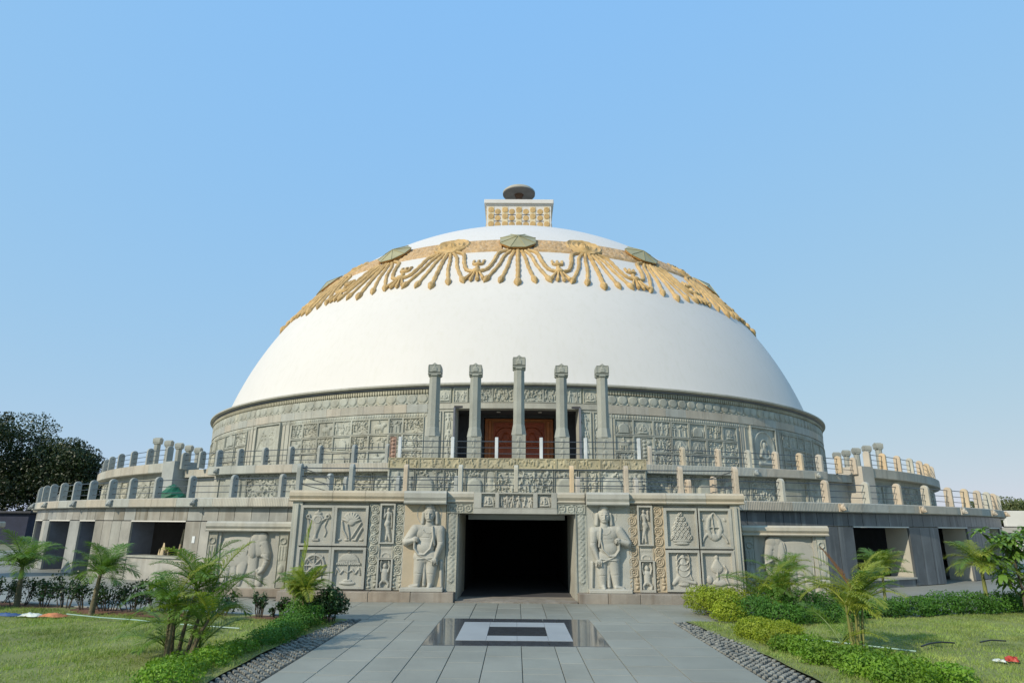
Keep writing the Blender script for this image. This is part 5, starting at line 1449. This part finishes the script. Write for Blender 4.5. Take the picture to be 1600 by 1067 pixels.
# --- far buildings
wbld = thing('white_building', 'low building with a white parapet at the far right edge', 'building', (52.9, 14, 0))
ob('parapet', boxmesh('parapet', 20, .4, 1.45, .02), M['plaster'], wbld, (3.6, 0, 2.18))
ob('wall', boxmesh('wall', 19, 6, 2.1, 0), M['dark'], wbld, (4.2, 3.5, 0))
ob('entablature', boxmesh('entablature', 2.6, .7, .5, .02), M['postbuff'], wbld, (-6.8, -.4, 1.6))
for x in (-7.4, -5.5, -2, 2, 6): ob('column', boxmesh('column', .5, .4, 2.1, .02), M['plaster'], wbld, (x, -.2, 0.003))
shed = thing('shed', 'dark blue shaded shed under the trees on the far left', 'building', (-52, 12, 0))
M['shed'] = mat('dark_blue_shade', [(.02, .025, .05), (.025, .03, .055)], .8)  # dark blue holds the tree shade on the shed wall
ob('wall', boxmesh('wall', 17, 5, 2.6, .02), M['shed'], shed); ob('roof', boxmesh('roof', 17.6, 5.6, .2, .02), M['dark'], shed, (0, 0, 2.61))
kiosk = thing('stone_pedestal', 'low square stone block with a moulded cap at the left edge', 'pedestal', (-20.7, -25.4, 0))
ob('body', boxmesh('body', 2.6, 1.0, 1.7, .02), M['ashlar'], kiosk); ob('cap', boxmesh('cap', 2.9, 1.3, .24, .05), M['slabp'], kiosk, (0, 0, 1.71))

# ================================================================ SMALL THINGS
def tubething(name, label, cat, pts, r, m, n=6):
    mb = MB(); P = [Vector(p) for p in pts]
    mb.tube(P, r, n); o = ob(name, mb.mesh(name, 50), M[m]); return tag(o, label, cat)
tubething('garden_hose', 'pale green hose lying across the left lawn', 'hose', [(-9.4, -35.5, .12), (-8.5, -35.75, .09), (-7.6, -36.1, .1), (-6.9, -36.4, .09), (-6.2, -36.7, .1), (-5.2, -36.9, .08)], .011, 'hose')
tubething('garden_hose', 'pale green hose lying across the right lawn', 'hose', [(4.7, -37.55, .1), (5.3, -37.85, .11), (5.9, -38.3, .1), (6.35, -38.7, .1)], .011, 'hose')
tubething('black_pipe', 'nearer black pipe lying in the grass on the right', 'pipe', [(6.7, -38.25, .1), (6.95, -38.1, .125), (7.2, -38.0, .13), (7.45, -37.95, .11)], .013, 'blackpipe')
tubething('black_pipe', 'farther black pipe lying in the grass on the right', 'pipe', [(7.95, -37.85, .11), (8.2, -37.75, .13), (8.5, -37.7, .11)], .012, 'blackpipe')
def cloth(name, label, cat, x, y, w, d, h, m, seed):
    g_ = np.random.default_rng(seed); nx, ny = 14, 8; V = []; F = []
    for i in range(nx+1):
        for j in range(ny+1):
            u, v = i/nx, j/ny; e = math.sin(PI*u)*math.sin(PI*v)
            V.append((w*(u-.5)+g_.normal()*.01, d*(v-.5)+g_.normal()*.01+.04*math.sin(u*7), .05+h*e**.5*(.5+.5*g_.random())))
    for i in range(nx):
        for j in range(ny): a = i*(ny+1)+j; F.append((a, a+ny+1, a+ny+2, a+1))
    o = ob(name, mk(name, V, F, 80), M[m], None, (x, y, 0.01)); return tag(o, label, cat)
cloth('plastic_sheet', 'crumpled blue plastic strip on the grass at the left edge', 'plastic sheet', -10.75, -35.35, .7, .16, .07, 'bluecloth', 1)
cloth('plastic_sheet', 'crumpled whitish plastic strip between the blue strip and the orange sacking', 'plastic sheet', -10.2, -35.4, .5, .15, .08, 'whitecloth', 2)
cloth('sacking', 'crumpled orange sacking on the left lawn beside the hose end', 'sack', -9.72, -35.42, .55, .2, .08, 'orangecloth', 3)
cloth('plastic_bag', 'red and white plastic litter on the grass at the right edge', 'plastic bag', 7.5, -39.2, .16, .1, .08, 'redcloth', 4)
cloth('plastic_bag', 'small white plastic scrap beside the red litter', 'plastic bag', 7.3, -39.22, .16, .08, .04, 'whitecloth', 5)
# things in the left window opening and on the terraces
tubething('timber_post', 'pale timber post leaning inside the big window opening', 'timber', [pol(-26.1, 28.2, .02), pol(-26.0, 28.0, 1.72)], .04, 'plank')
cloth('sack_pile', 'pile of pale sacks inside the big window opening', 'sack', *pol(-27.2, 28.3)[:2], .7, .5, 1.3, 'plank', 6)
m = MB(); m.lathe_z([(.7, 0), (.72, .18), (.6, .33), (.52, .42), (.34, .55), (.25, .68), (.1, .75), (.02, .78)], 14); m.V = [(x*(1+rng.normal()*.09), y*(1+rng.normal()*.09), z*(1+rng.normal()*.04)) for x, y, z in m.V]
o = ob('covered_heap', m.mesh('covered_heap'), M['greencover'], None, pol(-29.3, 27.6, 2.72), (0, 0, .4), (.85, .6, .85)); tag(o, 'heap under a green tarpaulin by the left stair of the lower terrace', 'tarpaulin')
m = MB(); m.lathe_z([(.6, 0), (.5, .3), (.2, .7), (.02, .95)], 7)
o = ob('white_canopy', m.mesh('white_canopy'), M['whitecloth'], None, (-29.8, -1.5, 2.83), (0, 0, .4), (1.1, .8, 1.)); tag(o, 'pointed white cover behind the far left railing', 'cover')
print('objects', len(bpy.data.objects), 'tris', sum(len(m.polygons) for m in bpy.data.meshes))
